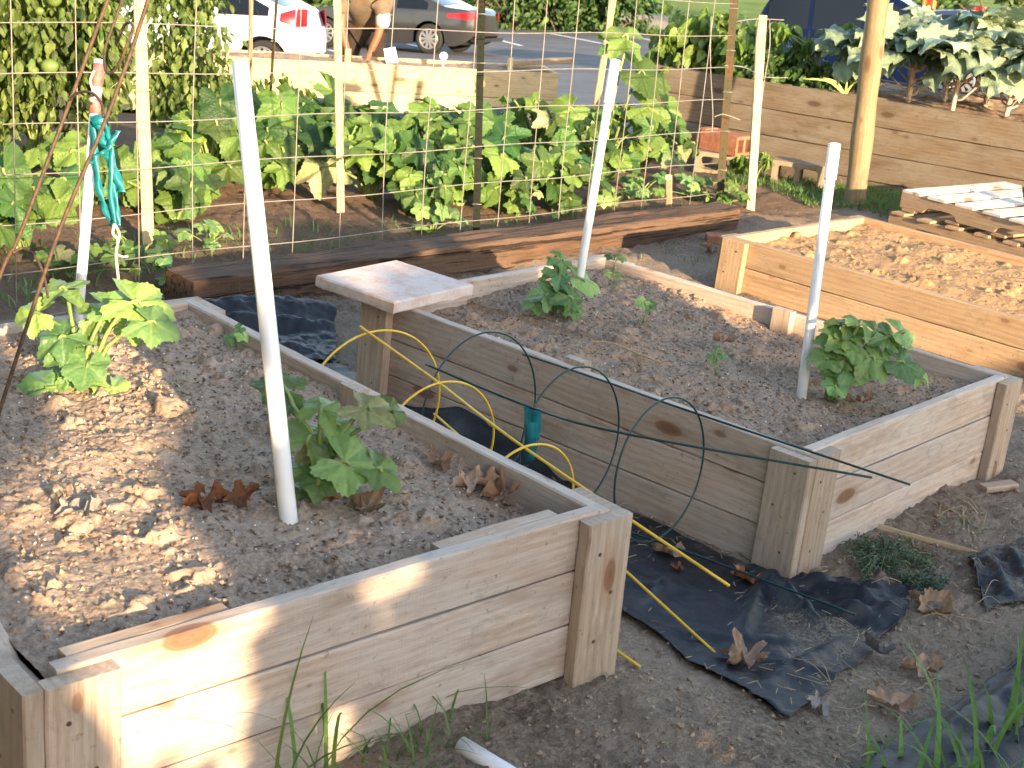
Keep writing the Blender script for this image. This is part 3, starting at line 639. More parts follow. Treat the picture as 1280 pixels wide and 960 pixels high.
fabric('crumpled black fabric bundled against the railroad tie behind the path',[(1.6,3.22),(1.95,3.2),(2.35,3.1),(2.75,3.05)],[(1.55,2.45),(1.9,2.5),(2.2,2.5),(2.36,2.48)],80,80,
   [((1.6,3.12),(2.8,3.02),.1,.09),((1.9,3.0),(2.6,2.85),.05,.04),((1.7,2.8),(2.3,2.7),.04,.05),((2.0,2.62),(2.35,2.6),.03,.04)],lift=.02,rough=.009,seed=81,tintf=lambda x,y:-.35+0*x)
# ------------------------------------------------------------------ leaf templates
def palmate(seed,lobes=5,depth=.3,teeth=.07,nth=40,nr=4,cup=.25,fold=.12,ruff=.04,elong=1.0,notch=.9,curl=0.):
    r=np.random.default_rng(seed);th=np.linspace(-np.pi*notch,np.pi*notch,nth)
    la=np.linspace(-np.pi*.72,np.pi*.72,lobes)+r.normal(0,.05,lobes)
    prox=np.min(np.abs(th[:,None]-la[None,:]),1);half=(la[1]-la[0])/2
    R=1-depth*(.5-.5*np.cos(np.pi*np.clip(prox/half,0,1)))*np.where(prox<half,1,1)
    R*=1+teeth*(np.where(np.arange(nth)%2==0,1,-1))*(1+.4*r.normal(size=nth))+.05*np.interp(th,np.linspace(-3.2,3.2,9),r.normal(size=9))
    R*=np.where(np.abs(th)>np.pi*.8,.86,1.);R*=1+.05*r.normal()*np.sin(th*2+r.random()*6)
    vein=np.exp(-(prox/.07)**2);V=[(0,0,0)];vn=[1.]
    ph=r.random()*6
    for k in range(1,nr+1):
        q=k/nr
        for t,rr,pv,vv in zip(th,R,prox,vein):
            x=math.cos(t)*rr*q*elong;y=math.sin(t)*rr*q
            z=fold*q*rr*(min(pv/half,1)-.35)-cup*(rr*q)**2+ruff*q*q*math.sin(t*5+ph)*r.uniform(.6,1.2)+curl*max(0,q-.4)**2*(1.2+math.sin(t*3+ph))
            V.append((x,y,z));vn.append(vv*(1.1-.6*q))
    F=[]
    for j in range(nth-1):F.append((0,1+j,2+j,2+j))
    for k in range(nr-1):
        for j in range(nth-1):
            a=1+k*nth+j;F.append((a,a+nth,a+nth+1,a+1))
    tri=[f[:3] for f in F[:nth-1]];quad=F[nth-1:]
    return np.array(V),tri,np.array(quad),np.array(vn)
def put_leaf(mb,tpl,P,axis_,normal,size,tint):
    V,tri,quad,vn=tpl;a=unit(axis_);n=unit(normal-a*np.dot(a,normal));b=np.cross(n,a)
    W=np.asarray(P)+size*(V[:,0:1]*a+V[:,1:2]*b+V[:,2:3]*n)
    T=np.column_stack([np.full(len(V),tint[0]),np.full(len(V),tint[1]),vn])
    k=mb.n;mb.v.append(W);mb.t.append(T);mb.f.append(np.array(tri)+k);mb.f.append(quad+k);mb.n+=len(V)
SQ=[palmate(100+i,5,rng.uniform(.17,.34),.03,72,5,rng.uniform(.1,.45),rng.uniform(.08,.24),.11,rng.uniform(.95,1.15)) for i in range(8)]
SQS=[palmate(200+i,5,rng.uniform(.18,.32),.035,44,3,rng.uniform(.05,.4),rng.uniform(.1,.25),.06,1.05) for i in range(6)]
DL=[palmate(300+i,5,rng.uniform(.3,.45),.09,44,5,rng.uniform(-.3,.3),.25,.3,rng.uniform(1.1,1.4),.95,rng.uniform(.5,1.1)) for i in range(6)]
def plant(name,label,cat,base,leaves,mat,group=None,tpl=SQ,stem_r=.0075,sick=(),smat='stem',jit=.35,face=.55):
    """base: world point; leaves: (du,dv,dw,size): image-right, up and towards-camera offsets of a leaf's centre in metres"""
    base=np.array(base,float);b=thing(name,label,cat,base,group=group)
    lf=MB();st=MB();sk=MB()
    if mat=='squash': sick=tuple(i for i in range(len(leaves)) if rng.random()<.05)
    for i,(du,dv,dw,sz) in enumerate(leaves):
        C=RH*du+np.array([0,0,dv])-FH*dw
        out=RH*du*1.-FH*dw;out=out/(np.linalg.norm(out)+.05)
        nrm=unit(np.array([0,0,.75])+out*.25+SUN*face+rng.normal(0,jit*.5,3))
        axs=out+np.array([0,0,-.35])+rng.normal(0,.25,3)
        axs=unit(axs-nrm*(axs@nrm))
        att=C-axs*sz*.38
        (sk if i in sick else lf)
        put_leaf(sk if i in sick else lf,tpl[rng.integers(len(tpl))],att,axs,nrm,sz*.56,(float(np.clip(rng.normal(.5,.25),.02,1)),rng.uniform(.0,1.)))
        mid=np.array([out[0]*.3*abs(du),out[1]*.3*abs(du),att[2]*.62])+rng.normal(0,.01,3)
        st.tube(curve([(rng.normal(0,.008),rng.normal(0,.008),-.02),mid,att-axs*sz*.04,att+axs*sz*.1],10),np.linspace(stem_r,stem_r*.55,10),6,(rng.uniform(.3,.8),rng.random(),0))
    if lf.n: lf.build('foliage',M[mat],b,True)
    if sk.n: o=sk.build('foliage',M['squash_sick'],b,True);o['label']='yellowing mildewed leaf with brown edges'
    if st.n: st.build('stem',M[smat],b,True)
    return b
def pxl(base,ppm,L):
    return [((x-base[0])/ppm*1.14,(base[1]-y)/ppm*1.08,dw*1.2,s) for x,y,dw,s in L]
SQG='squash plants growing in the raised beds'
plant('squash_plant','pale sunlit squash plant at the foot of the red-taped pipe','squash plant',atz(108,492,.355),pxl((108,492),470,[(55,376,-.05,.135),(72,428,.05,.13),(54,475,.08,.165),(98,450,.06,.13),(118,458,.08,.12),(150,392,-.05,.13),(186,386,-.02,.17),(205,402,.02,.15),(155,486,.07,.13),(82,490,.1,.11),(128,400,-.06,.12),(35,404,0,.12),(112,424,-.02,.12),(100,478,.06,.09),(170,420,-.04,.1)]),'squash_fresh',SQG)
plant('squash_plant','squash plant with mildewed yellowing leaves beside the thick white pipe','squash plant',atz(393,628,.36),pxl((393,628),545,[(402,505,-.04,.11),(390,538,-.03,.14),(462,522,-.03,.12),(450,576,.04,.145),(478,585,.03,.11),(325,506,-.09,.12),(412,566,-.02,.1),(386,596,.02,.08),(400,602,.06,.09),(480,532,-.08,.09),(425,545,-.06,.1),(352,515,-.08,.08),(376,618,.02,.06)]),'squash_fresh',SQG,sick=(2,6))
plant('squash_plant','small round-leaved squash plant beside the slanting white pipe','squash plant',atz(690,386,.22),pxl((690,386),326,[(683,345,0,.14),(698,372,.05,.14),(662,380,.04,.12),(720,374,.06,.14),(732,357,-.03,.13),(700,350,-.04,.12),(715,384,.08,.1),(690,362,.02,.12),(706,338,-.06,.11)]),'squash_fresh',SQG)
plant('squash_plant','bushiest squash plant in the middle bed, beside the short white pipe','squash plant',atz(1038,492,.215),pxl((1038,492),371,[(1030,440,.02,.14),(1062,418,-.03,.13),(1048,432,.04,.14),(1085,452,.06,.16),(1108,432,-.02,.14),(1122,450,.02,.14),(1140,462,.0,.12),(1045,462,.08,.13),(1012,446,.04,.1),(1062,405,-.05,.12),(1095,425,-.06,.13),(1070,440,.03,.14),(1055,450,.06,.12),(1118,420,-.05,.11),(1030,476,.1,.09),(1050,412,-.04,.11)]),'squash_fresh',SQG)
SDG='seedlings in the raised beds'
for i,(u,v_,z,sz,lab) in enumerate(((295,440,.36,.05,'two-leaved seedling near the far right rail of the nearest bed'),(806,398,.235,.06,'two-leaved seedling in the centre of the middle bed'),(768,338,.26,.05,'tiny seedling against the back rail of the middle bed'),(765,358,.26,.045,'tiny pale seedling between the small squash and the far rail'),(894,462,.22,.05,'small lobed seedling near the front rail of the middle bed'),(1035,485,.22,.03,'tiny sprout at the foot of the short white pipe'))):
    L=[(-.03,.05,0,sz),(.03,.045,0,sz*.9)]+([(0,.065,-.01,sz*.7)] if i in(0,4) else [])
    plant('seedling',lab,'seedling',atz(u,v_,z),L,'squash_fresh',SDG,stem_r=.0025,tpl=SQS)
# ------------------------------------------------------------------ fallen leaves
DEADS=[(252,632,.37,.1,'curled rust-red leaf on the soil left of the thick white pipe'),(298,628,.37,.085,'pale crumpled leaf beside the rust-red leaf'),(592,610,.345,.105,'curled tan leaf near the right rail of the nearest bed'),(630,620,.345,.105,'flat brown lobed leaf by the corner of the nearest bed'),(545,583,.355,.08,'dark shrivelled leaf under the rail behind the mildewed squash'),(458,640,.37,.075,'narrow withered leaf hanging over soil below the mildewed squash'),(410,628,.37,.05,'small orange leaf fragment below the mildewed squash'),(1075,506,.215,.085,'crumpled brown leaf in front of the bushiest squash'),(1083,462,.22,.07,'dry brown leaf in the shade under the bushiest squash'),(905,430,.23,.07,'tan leaf lying flat in the middle of the middle bed'),
 (926,845,-.1,.125,'large dry tan maple leaf lying on the black fabric'),(1166,765,-.14,.1,'pale curled leaf where the fabric meets dry litter'),(1150,843,-.13,.1,'rolled brown leaf between the two fabric sheets'),(1108,900,-.12,.11,'flat tan leaf on the half-buried fabric at lower right'),(932,727,-.12,.09,'small rust-brown leaf at the foot of the middle bed corner'),(832,690,-.1,.085,'tan leaf in the path under the yellow cage leg'),(846,713,-.1,.04,'tiny red-brown leaf on the fabric in the path'),(1090,821,-.13,.07,'grey shredded leaf scrap on the black fabric'),(1020,905,-.1,.07,'grey crumpled leaf at the front edge of the black fabric'),(1148,690,-.14,.06,'small leaf on the dirt beside the dry lath'),(884,318,-.14,.1,'tan leaf on the ground behind the middle bed'),(98,648,.38,.1,'grey-brown flat leaf lying in the sunlit soil patch'),(1232,938,-.06,.08,'orange-brown leaf among the grass at lower right')]
for i,(u,v_,z,sz,lab) in enumerate(DEADS):
    P=atz(u,v_,z)
    if z<0: P[2]=gz(P[0],P[1])+.015
    mb=MB();n=unit(np.array([0,0,1.])+rng.normal(0,.28,3));a=rng.uniform(0,6.28)
    put_leaf(mb,DL[i%6],np.zeros(3),np.array([math.cos(a),math.sin(a),0]),n,sz*.52,(rng.uniform(.2,.8) if 'red' not in lab else .1,rng.random() if 'tan' not in lab and 'pale' not in lab else .9))
    mb.tube([np.array([0,0,.0]),-np.array([math.cos(a),math.sin(a),-.2])*sz*.35],.0014,5)
    o=mb.build('dead_leaf',M['dead'],None,True);o.location=P+np.array([0,0,.012])
    if 'rust' in lab or 'orange' in lab or 'red-brown' in lab:
        if 'dead_red' not in M: M['dead_red']=leafmat('rust_red_dead_leaf',(.27,.08,.03),(.38,.15,.06),(.3,.16,.08),.4,.75,.15,(.45,.15,.05))
        o.data.materials[0]=M['dead_red']
    if 'grey' in lab:
        if 'dead_grey' not in M: M['dead_grey']=leafmat('grey_dead_leaf',(.22,.19,.17),(.32,.28,.25),(.2,.17,.15),.4,.85,.08,(.3,.25,.2))
        o.data.materials[0]=M['dead_grey']
    tag(o,lab,'dead leaf',group='fallen dry leaves')
# ------------------------------------------------------------------ small things on the ground
lath=board('wood_lath',M['stake'],None,(0,0,0),.55,.006,.022);a=atg(1118,676);b_=atg(1290,708);ax=unit(b_-a)
lath.matrix_world=frame((a+b_)/2+np.array([0,0,.012]),ax,np.cross(unit(np.array([0,0,1.])+RH*.2),ax),unit(np.array([0,0,1.])+RH*.2));tag(lath,'thin weathered lath lying on dirt beside the right end of the middle bed','lath')
P=atg(1247,612);ch=board('wood_block',M['wood_post'],None,(0,0,0),.15,.05,.022);ch.matrix_world=frame(P+np.array([0,0,.012]),unit(RH+FH*.5),unit(FH-RH*.5),(0,0,1));tag(ch,'dirty flat wood offcut under the right corner post of the middle bed','wood offcut')
def blades(label,center,n,rad,hh,w,seed,dry=0.,name='grass_tuft',cat='grass tuft',lean=.5,group='grass tufts',mat='grass',kind=None,pts=None):
    r=np.random.default_rng(seed);mb=MB();c=np.array(center,float)
    if pts is None: pts=[c+np.array([r.normal()*rad,r.normal()*rad*.7,0]) for _ in range(n)]
    for p in pts:
        h=hh*r.uniform(.35,1.1);a=r.uniform(0,6.28);d=np.array([math.cos(a),math.sin(a),0]);s=np.array([-d[1],d[0],0]);l=lean*r.uniform(.3,1.6)
        V=[];m=6
        for i in range(m+1):
            q=i/m;x=d*l*h*q**1.8;z=h*(q-.35*l*q**2.5);ww=w*(1-q**2.)*r.uniform(.9,1.1)/2+.0003
            base=p-c
            V+=[base+x+s*ww+np.array([0,0,z]),base+x-s*ww+np.array([0,0,z])]
        t=(r.uniform(.2,.9),r.random()*.8+.2*dry,0)
        mb.add(V,[(2*i,2*i+1,2*i+3,2*i+2) for i in range(m)],t)
    o=mb.build(name,M[mat],None,True);o.location=c
    return tag(o,label,cat,group,kind)
G=lambda u,v_:(lambda p:np.array([p[0],p[1],gz(p[0],p[1])+relief(p[0],p[1])*.5-.01]))(atg(u,v_))
blades('tall wide-bladed grass clump at the lower right corner',G(1205,985),30,.1,.3,.015,5,lean=.55)
blades('bright grass blades rising at the right edge over the fabric',G(1268,940),16,.04,.28,.013,15,lean=.3)
blades('lone broad grass stalks in front of the half-buried fabric',G(1110,990),10,.07,.24,.011,6,lean=.6)
blades('thin branching grass stalks against the nearest bed front',G(400,985),14,.05,.42,.009,7,lean=.7)
blades('wispy grass growing beside the white pipe stub',G(555,945),30,.07,.17,.005,8,lean=.9)
blades('sparse grass blades under the nearest bed front near its left post',G(255,1000),14,.03,.26,.006,9,lean=.9)
blades('short grass patch between pipe stub and bed front',G(500,960),26,.09,.13,.005,10,lean=.8)
blades('dry straw-coloured grass tuft near the right end of the middle bed',G(1190,655),34,.07,.09,.004,16,dry=1,mat='straw',lean=1.2)
blades('small green grass tuft beside the dry tuft',G(1215,668),18,.03,.08,.005,17,lean=.8)
blades('narrow grass tuft at the left foot of the railroad tie',G(330,400),24,.07,.16,.006,18,lean=.6)
blades('grass tuft between paver bed and railroad tie',G(345,405),16,.1,.12,.006,19,lean=.6)
blades('grass patch on bare ground behind the middle bed',G(845,325),60,.22,.09,.005,20,lean=.9,name='grass',cat='grass',group=None,kind='stuff')
# feathery weed beside the middle bed
def weed(label,center,n,rad,hh,seed,mat='weed',name='weed_plant',size=.014):
    r=np.random.default_rng(seed);b=thing(name,label,'weed',center,group='low weeds');lf=MB();st=MB()
    tv=np.array([(0,0,0),(.5,.22,.06),(1,0,-.05),(.5,-.22,.06)],float);tf=np.array([(0,1,2,3)])
    P=[];A=[]
    for i in range(n):
        a=r.uniform(0,6.28);l=rad*r.uniform(.3,1.15);d=np.array([math.cos(a),math.sin(a)*.8,0]);c=curve([(0,0,0),d*l*.5+np.array([0,0,hh*r.uniform(.6,1.2)]),d*l+np.array([0,0,hh*r.uniform(.2,1.)])],14)
        st.tube(c,.0013,4)
        for q in c[3:]:
            for s in range(5):
                P.append(q+r.normal(0,.006,3));A.append(d*.4+r.normal(0,.7,3))
    P=np.array(P);A=unit(np.array(A));N=unit(np.array([0,0,1.])+r.normal(0,.4,(len(P),3)));B=unit(np.cross(N,A));N=np.cross(A,B)
    lf.inst(tv,tf,np.stack([A,B,N],-1),P,size*r.uniform(.6,1.5,len(P)),r.random((len(P),3)));lf.build('foliage',M[mat],b);st.build('stem',M['stem'],b)
    return b
weed('feathery grey-green weed at the front of the middle bed',G(1105,708),70,.17,.05,41,size=.011)
weed('small fringe of the same weed on the fabric edge',G(1150,738),30,.1,.03,42)
# dry litter strewn over the ground and the fabric
r=np.random.default_rng(77);n=12000
u=r.uniform(1.35,4.2,n);v_=r.uniform(-1.0,2.6,n);cl=vnoise(u*3.1,v_*3.1,5)+.5;keep=(r.random(n)<cl**2.*1.5)&~((u>2.45)&(u<3.95)&(v_>.2))
u=u[keep];v_=v_[keep];n=len(u)
z=gz(u,v_)+relief(u,v_)*in_fabric(u,v_)+.022
tv=np.array([(-1,-.04,0),(-.3,-.045,.08),(.4,-.04,.05),(1,0,0),(.4,.04,.05),(-.3,.045,.08),(-1,.04,0)],float);tf=np.array([(0,1,5,6),(1,2,4,5),(2,3,3,4)])
A=unit(np.column_stack([r.normal(size=n),r.normal(size=n),r.normal(0,.12,n)]));N=unit(np.array([0,0,1.])+r.normal(0,.3,(n,3)));B=unit(np.cross(N,A));N=np.cross(A,B)
mb=MB();mb.inst(tv,tf[:2],np.stack([A,B,N],-1),np.column_stack([u,v_,z]),r.uniform(.005,.024,n),r.random((n,3)))
tag(mb.build('straw_litter',M['straw']),'fine dry straw and grass bits strewn over the ground and fabric','straw',kind='stuff')
mb=MB()
for i in range(34):
    p=G(r.uniform(1000,1275),r.uniform(700,940));a=r.uniform(0,6.28);d=np.array([math.cos(a),math.sin(a),0]);l=r.uniform(.05,.2)
    mb.tube(curve([p+np.array([0,0,.035]),p+d*l*.5+np.array([0,0,.045])+r.normal(0,.012,3),p+d*l+np.array([0,0,.035])],8),.0012,4)
for pl in ([(900,905),(960,890),(1010,870)],[(1000,940),(1040,905),(1090,880)],[(740,395),(765,398),(800,412),(825,418)]):
    pass
tag(mb.build('dry_stems',M['straw']),'scattered dry grass stems lying on the fabric and dirt','straw',kind='stuff')
P1=curve([atz(740,431,.24)+[0,0,.01],atz(765,433,.235)+[0,0,.012],atz(800,447,.23)+[0,0,.01],atz(826,455,.225)+[0,0,.006]],10)
mb=MB();mb.tube(P1,.003,6);tag(mb.build('dry_twig',M['straw'],None,True),'pale dry twig lying on the soil of the middle bed','twig')
# ------------------------------------------------------------------ wire fence with its posts
FA=np.array([1.62,3.535]);FB=np.array([4.22,3.80]);FC=np.array([6.42,4.06])
def fpos(s,z):   # s in metres from FB; negative along the left panel
    if s<=0: d=unit(FA-FB);p=FB+d*(-s)
    else: d=unit(FC-FB);p=FB+d*s
    return np.array([p[0],p[1],z])
fence=thing('wire_fence','galvanised wire mesh fence of square cells behind the railroad tie','fence',fpos(0,-.15))
F0=np.array(fence.location);r=np.random.default_rng(9)
sl_=np.linalg.norm(FC-FB);z0=.62
mb=MB()
svs=[-.157-.287*i for i in range(15)]+[.13+.262*i for i in range(8)]
for s in svs:
    top=2.3;zs=np.linspace(-.17,top,14)
    mb.tube([fpos(s+.006*math.sin(z*3+s*5),z)-F0+np.array([0,.004*math.sin(z*5+s),0]) for z in zs],.0027,5)
for k_ in range(-4,9):
    ss=np.concatenate([np.linspace(-4.4,0,30),np.linspace(.05,sl_-.02,16)])
    mb.tube([fpos(s,z0-.2*k_-.026*s+.006*math.sin(s*4+k_))-F0-np.array([0,.006,0]) for s in ss],.0027,5)
mb.build('wire_mesh',M['galv'],fence,True)
def tpost(label,base,top,mat,w=.034):
    base=np.array(base);b=thing('fence_post',label,'fence post',base,group='steel fence posts');T=np.array(top)-base;L=np.linalg.norm(T);ax=unit(T)
    y=unit(np.cross(ax,RH));x=np.cross(y,ax);m=MB();h=.3
    for (a0,a1,c0,c1) in ((-w/2,w/2,-.003,.003),(-.0035,.0035,.003,w*.9)):
        V=[]
        for q in (-h,L):
            V+=[x*a+y*c+ax*q for a,c in ((a0,c0),(a1,c0),(a1,c1),(a0,c1))]
        m.add(V,[(3,2,1,0),(4,5,6,7)]+[(i,(i+1)%4,4+(i+1)%4,4+i) for i in range(4)])
    for i in range(int(L/.055)):
        q=ax*(i*.055+.03)-y*.003;m.add([q-x*.004-y*.001,q+x*.004-y*.001,q+x*.003-y*.003+ax*.006,q-x*.003-y*.003+ax*.006,q+x*.003-y*.003+ax*.01,q-x*.003-y*.003+ax*.01,q+x*.004+ax*.014,q-x*.004+ax*.014],[(0,1,2,3),(3,2,4,5),(5,4,6,7)])
    m.build('post',mat,b)
    c=MB()
    for f in (.16,.33,.5,.68,.86):
        q=T*f;c.tube([q-x*w*.6-y*.006,q-y*.012,q+x*w*.6-y*.006,q+x*w*.5+y*.03,q-x*w*.5+y*.03,q-x*w*.6-y*.006],.0018,5)
    c.build('wire_clip',M['galv'],b)
    return b
tpost('dark green steel T-post in the middle of the wire fence',fpos(.0,-.14)+[0,.03,0],atd(603,-30,8.0),M['tpost'],.04)
tpost('worn olive and rusty steel post at the right end of the wire fence',atz(899,258,-.12),atd(920,-30,9.45),M['tpost_old'],.05)
def stake(label,base,top,w,mat='stake',group='wooden garden stakes',square=True,rn=None,name='wooden_stake',cat='stake'):
    base=np.array(base);T=np.array(top)-base;ax=unit(T);base2=base-ax*.2;L=np.linalg.norm(T)+.2
    if square:
        o=board(name,M[mat],None,(0,0,0),L,w,w,wob=.003);y=unit(np.cross(ax,RH));o.matrix_world=frame((base2+base+T)/2,ax,y,np.cross(ax,y))
    else:
        mb=MB();n=26;mb.tube([np.array([q,.004*math.sin(q*3),0]) for q in np.linspace(-L/2,L/2,n)],[w/2*(1+.05*math.sin(i*.9)) for i in range(n)],20)
        o=mb.build(name,M[mat],None,True);y=unit(np.cross(ax,RH));o.matrix_world=frame((base2+base+T)/2,ax,y,np.cross(ax,y))
    return tag(o,label,cat,group)
stake('pale wooden stake between the tomato plants, leftmost in the fence',atz(186,310,-.12),atd(173,-30,7.3),.05)
stake('tall pale wooden stake in front of the bending man',atz(426,266,-.12),atd(421,-30,8.4),.042)
stake('leaning pale stake rising from the tall squash behind the slanting white pipe',atz(735,200,-.2),atd(770,-25,10.1),.045)
stake('pointed wooden stub among ground vines left of the worn olive post',atz(836,262,-.13),atd(836,222,9.1),.04)
stake('short brown stub among squash stems right of the dark green post',atz(716,235,-.15),atd(717,186,9.8),.055,'wood_brown')
stake('pale square stake with tied wires by the staked pepper plant',atz(937,266,-.15),atd(953,20,9.6),.055)
stake('red-brown stake inside the left tomato plant',atz(112,150,-.15),atd(92,-25,8.8),.022,'dead_stake' if 'dead_stake' in M else 'wood_brown')
stake('thin rusty stake with a wilted vine before the long yellow bed',atz(336,150,-.15),atd(347,-20,9.3),.02,'wood_brown')
stake('thin pale cane in front of the silver car wheel',atz(312,140,-.2),atd(314,-20,10.2),.03)
# wires tied across at the right end of the fence
mb=MB()
for pl in ([(905,82,9.5),(930,84,9.55),(955,96,9.5),(985,97,9.5)],[(907,30,9.5),(940,24,9.5),(980,25,9.5)],[(962,25,9.6),(962,60,9.6),(954,110,9.6),(948,165,9.6)],[(889,20,9.4),(888,80,9.4),(891,140,9.4),(890,165,9.4)],[(893,146,9.4),(905,143,9.45),(925,150,9.5)]):
    mb.tube(curve([atd(*q) for q in pl],14),.003,5)
tag(mb.build('loose_wire',M['galv'],None,True),'loose bent wires strung between the worn olive post and the square stake','wire')
# ------------------------------------------------------------------ planters
def long_bed(label,P1,P2,back,H,rows,mat,name='raised_bed',extend=0.,pm=None,soil='soil_mix',dep=1.2,bot=.08,group=None,lid=True):
    """P1,P2: ends of the front face on the ground (left,right seen from the camera)"""
    P1=np.array(P1);P2=np.array(P2);L=np.linalg.norm((P2-P1)[:2]);ax=unit(P2-P1);y=unit(np.array(back)-ax*np.dot(back,ax));y=unit(np.cross([0,0,1.],ax)) if np.dot(np.cross([0,0,1.],ax),back)>0 else -unit(np.cross([0,0,1.],ax))
    z=np.cross(ax,y)
    if z[2]<0: ax=-ax;P1,P2=P2,P1;z=-z
    b=thing(name,label,'raised bed',M=frame(P1,ax,y,z),group=group);t=.042;h=(H+bot)/rows
    for i in range(rows):
        board('side_board',mat,b,(L/2,t/2+rng.uniform(-.003,.003),-bot+i*h),L,t,h-.005,wob=.002)
        board('side_board',mat,b,(L/2,dep-t/2,-bot+i*h),L,t,h-.005,wob=.002)
        for xx in (t/2,L-t/2): board('end_board',mat,b,(xx,dep/2,-bot+i*h),dep-2*t-.002,t,h-.005,ax=(0,1,0),wob=.002)
    _,hz=soil_mesh(b,t*.9,L-t*.9,t*.9,dep-t*.9,lambda x,y:H-.035+0*x,.022,M[soil],140,int(L*100),(.02,.06))
    return b,hz,L
zE=-.17
E1=atz(880,200,zE);E2=atz(1100,242,zE);dE=unit(E2-E1)
# left end where the sight line through px 816 meets the wall's plane
def on_line(P,d,px,py):
    q=ray(px,py);n=np.array([-d[1],d[0],0]);t=(n@(P-CAM))/(n@q);return CAM+q*t
EL=on_line(E1,dE,813,130);ER=E1+dE*4.6;EL[2]=ER[2]=zE
bE,hE,LE=long_bed('tall brown plank planter with kale and pepper plants, beyond the pallet',EL,ER,np.array([.94,.33,0]),.67,4,M['wood_brown'],dep=1.35,bot=.12,name='planter')
def inE(px,py,zz=None,off=.45):
    p=on_line(E1,dE,px,py)+np.array([.94,.33,0])*off;return np.array([p[0],p[1],zE+.64])
zD=-.38
DR=atz(699,90,zD+.44);DL_=atz(290,72,zD+.40);dD=unit(DR-DL_);D0=DR-dD*6.3
D0[2]=zD-.04;DR2=DR.copy();DR2[2]=zD
bD,hD,LD=long_bed('long low sunlit yellow bed beyond the squash patch, where the man bends',D0,DR2,FH,.43,2,M['wood_yellow'],dep=.6,bot=.1)
def onD(px,off,z=None):
    p=on_line(DR,dD,px,85)+unit(np.cross([0,0,1.],dD))*off;p[2]=zD+.41;return p
P=onD(683,.25);o=board('wood_plank',M['wood_warm'],None,(0,0,0),.62,.17,.045,wob=.004);o.matrix_world=frame(P+np.array([0,0,.09]),unit(RH+np.array([0,0,.12])),unit(FH),unit(np.array([0,0,1.])-RH*.12));tag(o,'short orange-brown board resting across the right end of the yellow bed','board')
stake('square peg at the right end of the yellow bed beside the orange board',onD(641,.12)-[0,0,.1],onD(641,.12)+[0,0,.12],.05,'wood_yellow')
stake('small square peg in front of the bending man',onD(437,.2)-[0,0,.1],onD(437,.2)+[0,0,.11],.055,'wood_yellow')
for px_,w_,h_,rd,lab in ((493,.09,.13,0,'tilted white rectangular plant label in the yellow bed'),(557,.045,.1,1,'round white plant label on a stick in the yellow bed'),(285,.05,.09,1,'round white plant label in the yellow bed before the silver car')):
    P=onD(px_,.15);m=MB()
    if rd:
        th=np.arange(20)*2*np.pi/20;c=np.array([0,0,h_]);V=np.concatenate([c-FH*.003+w_*.85*(np.cos(th)[:,None]*RH+np.sin(th)[:,None]*np.array([0,0,1.])),c+FH*.003+w_*.85*(np.cos(th)[:,None]*RH+np.sin(th)[:,None]*np.array([0,0,1.]))])
        m.add(V,[tuple(range(20)),tuple(range(39,19,-1))]+[(j,j+20,(j+1)%20+20,(j+1)%20) for j in range(20)]);m.tube([(0,0,-.05),(0,0,h_-.02)],.008,6)
    else:
        x=unit(RH+np.array([0,0,.25]));zz=unit(np.array([0,0,1.])-RH*.25);V=[]
        for f in (-.003,.003): V+=[x*a*w_/1.6+zz*(b2*h_+.02)+FH*f for a,b2 in ((-1,-.1),(1,-.1),(1,1),(-1,1))]
        m.add(V,[(0,1,2,3),(7,6,5,4)]+[(i,4+i,4+(i+1)%4,(i+1)%4) for i in range(4)])
    o=m.build('plant_label',M['label_white']);o.location=P;tag(o,lab,'plant label',group='white plant labels')
# ------------------------------------------------------------------ blocks, pole, pallets on the right
def cinder(label,P,ax,L=.39,W=.19,H=.19,mat='cinder',name='cinder_block',cat='concrete block',rows=1):
    ax=unit(ax);y=unit(np.cross([0,0,1.],ax));m=MB();wl=.032;nc=2
    xs=[0]
    cw=(L-wl*(nc+1))/nc
    # solid webs round two through holes facing the camera (hole axis = y)
    def rb(x0,x1,z0,z1): m.box((x0,-W/2,z0),(x1,W/2,z1))
    zs=[0]+[H*(i+1)/rows for i in range(rows)]
    rb(-L/2,L/2,0,wl);rb(-L/2,L/2,H-wl,H)
    for q in range(1,rows): rb(-L/2+.0005,L/2-.0005,zs[q]-wl/2,zs[q]+wl/2)
    for i in range(nc+1):
        x0=-L/2+i*(cw+wl);rb(x0+.0005*(i>0),x0+wl-.0005*(i<nc),wl+.0003,H-wl-.0003)
    # rounded hole corners
    for i in range(nc):
        xa=-L/2+wl+i*(cw+wl);
        for sx in (0,1):
            for sz in (0,1):
                cx=xa if sx==0 else xa+cw;cz=wl if sz==0 else H-wl;ex=1 if sx==0 else -1;ez=1 if sz==0 else -1;rr=.035
                th=np.linspace(0,np.pi/2,6);arc=[(cx+ex*rr*(1-math.sin(t)),cz+ez*rr*(1-math.cos(t))) for t in th]
                poly=[(cx-ex*.001,cz-ez*.001)]+arc;V=[(a,-W/2+.0015,b) for a,b in poly]+[(a,W/2-.0015,b) for a,b in poly];n=len(poly)
                m.add(V,[tuple(range(n)),tuple(range(2*n-1,n-1,-1))]+[(j,(j+1)%n,n+(j+1)%n,n+j) for j in range(n)])
    o=m.build(name,M[mat]);o.matrix_world=frame(P,ax,y,(0,0,1));return tag(o,label,cat)
gzp=lambda p:np.array([p[0],p[1],float(gz(p[0],p[1]))])
P=gzp(atz(1003,236,-.14));cinder('grey-brown cinder block with two open cells on the grass by the planter',P+np.array([.0,.05,-.01]),RH-FH*.35,.36,.19,.19)
P=gzp(atz(930,222,-.14));cinder('brown concrete block under the broken red clay brick',P+np.array([.05,.25,-.01]),RH-FH*.2,.4,.2,.16,'cinder')
Pt=P+np.array([.05,.25,.155])
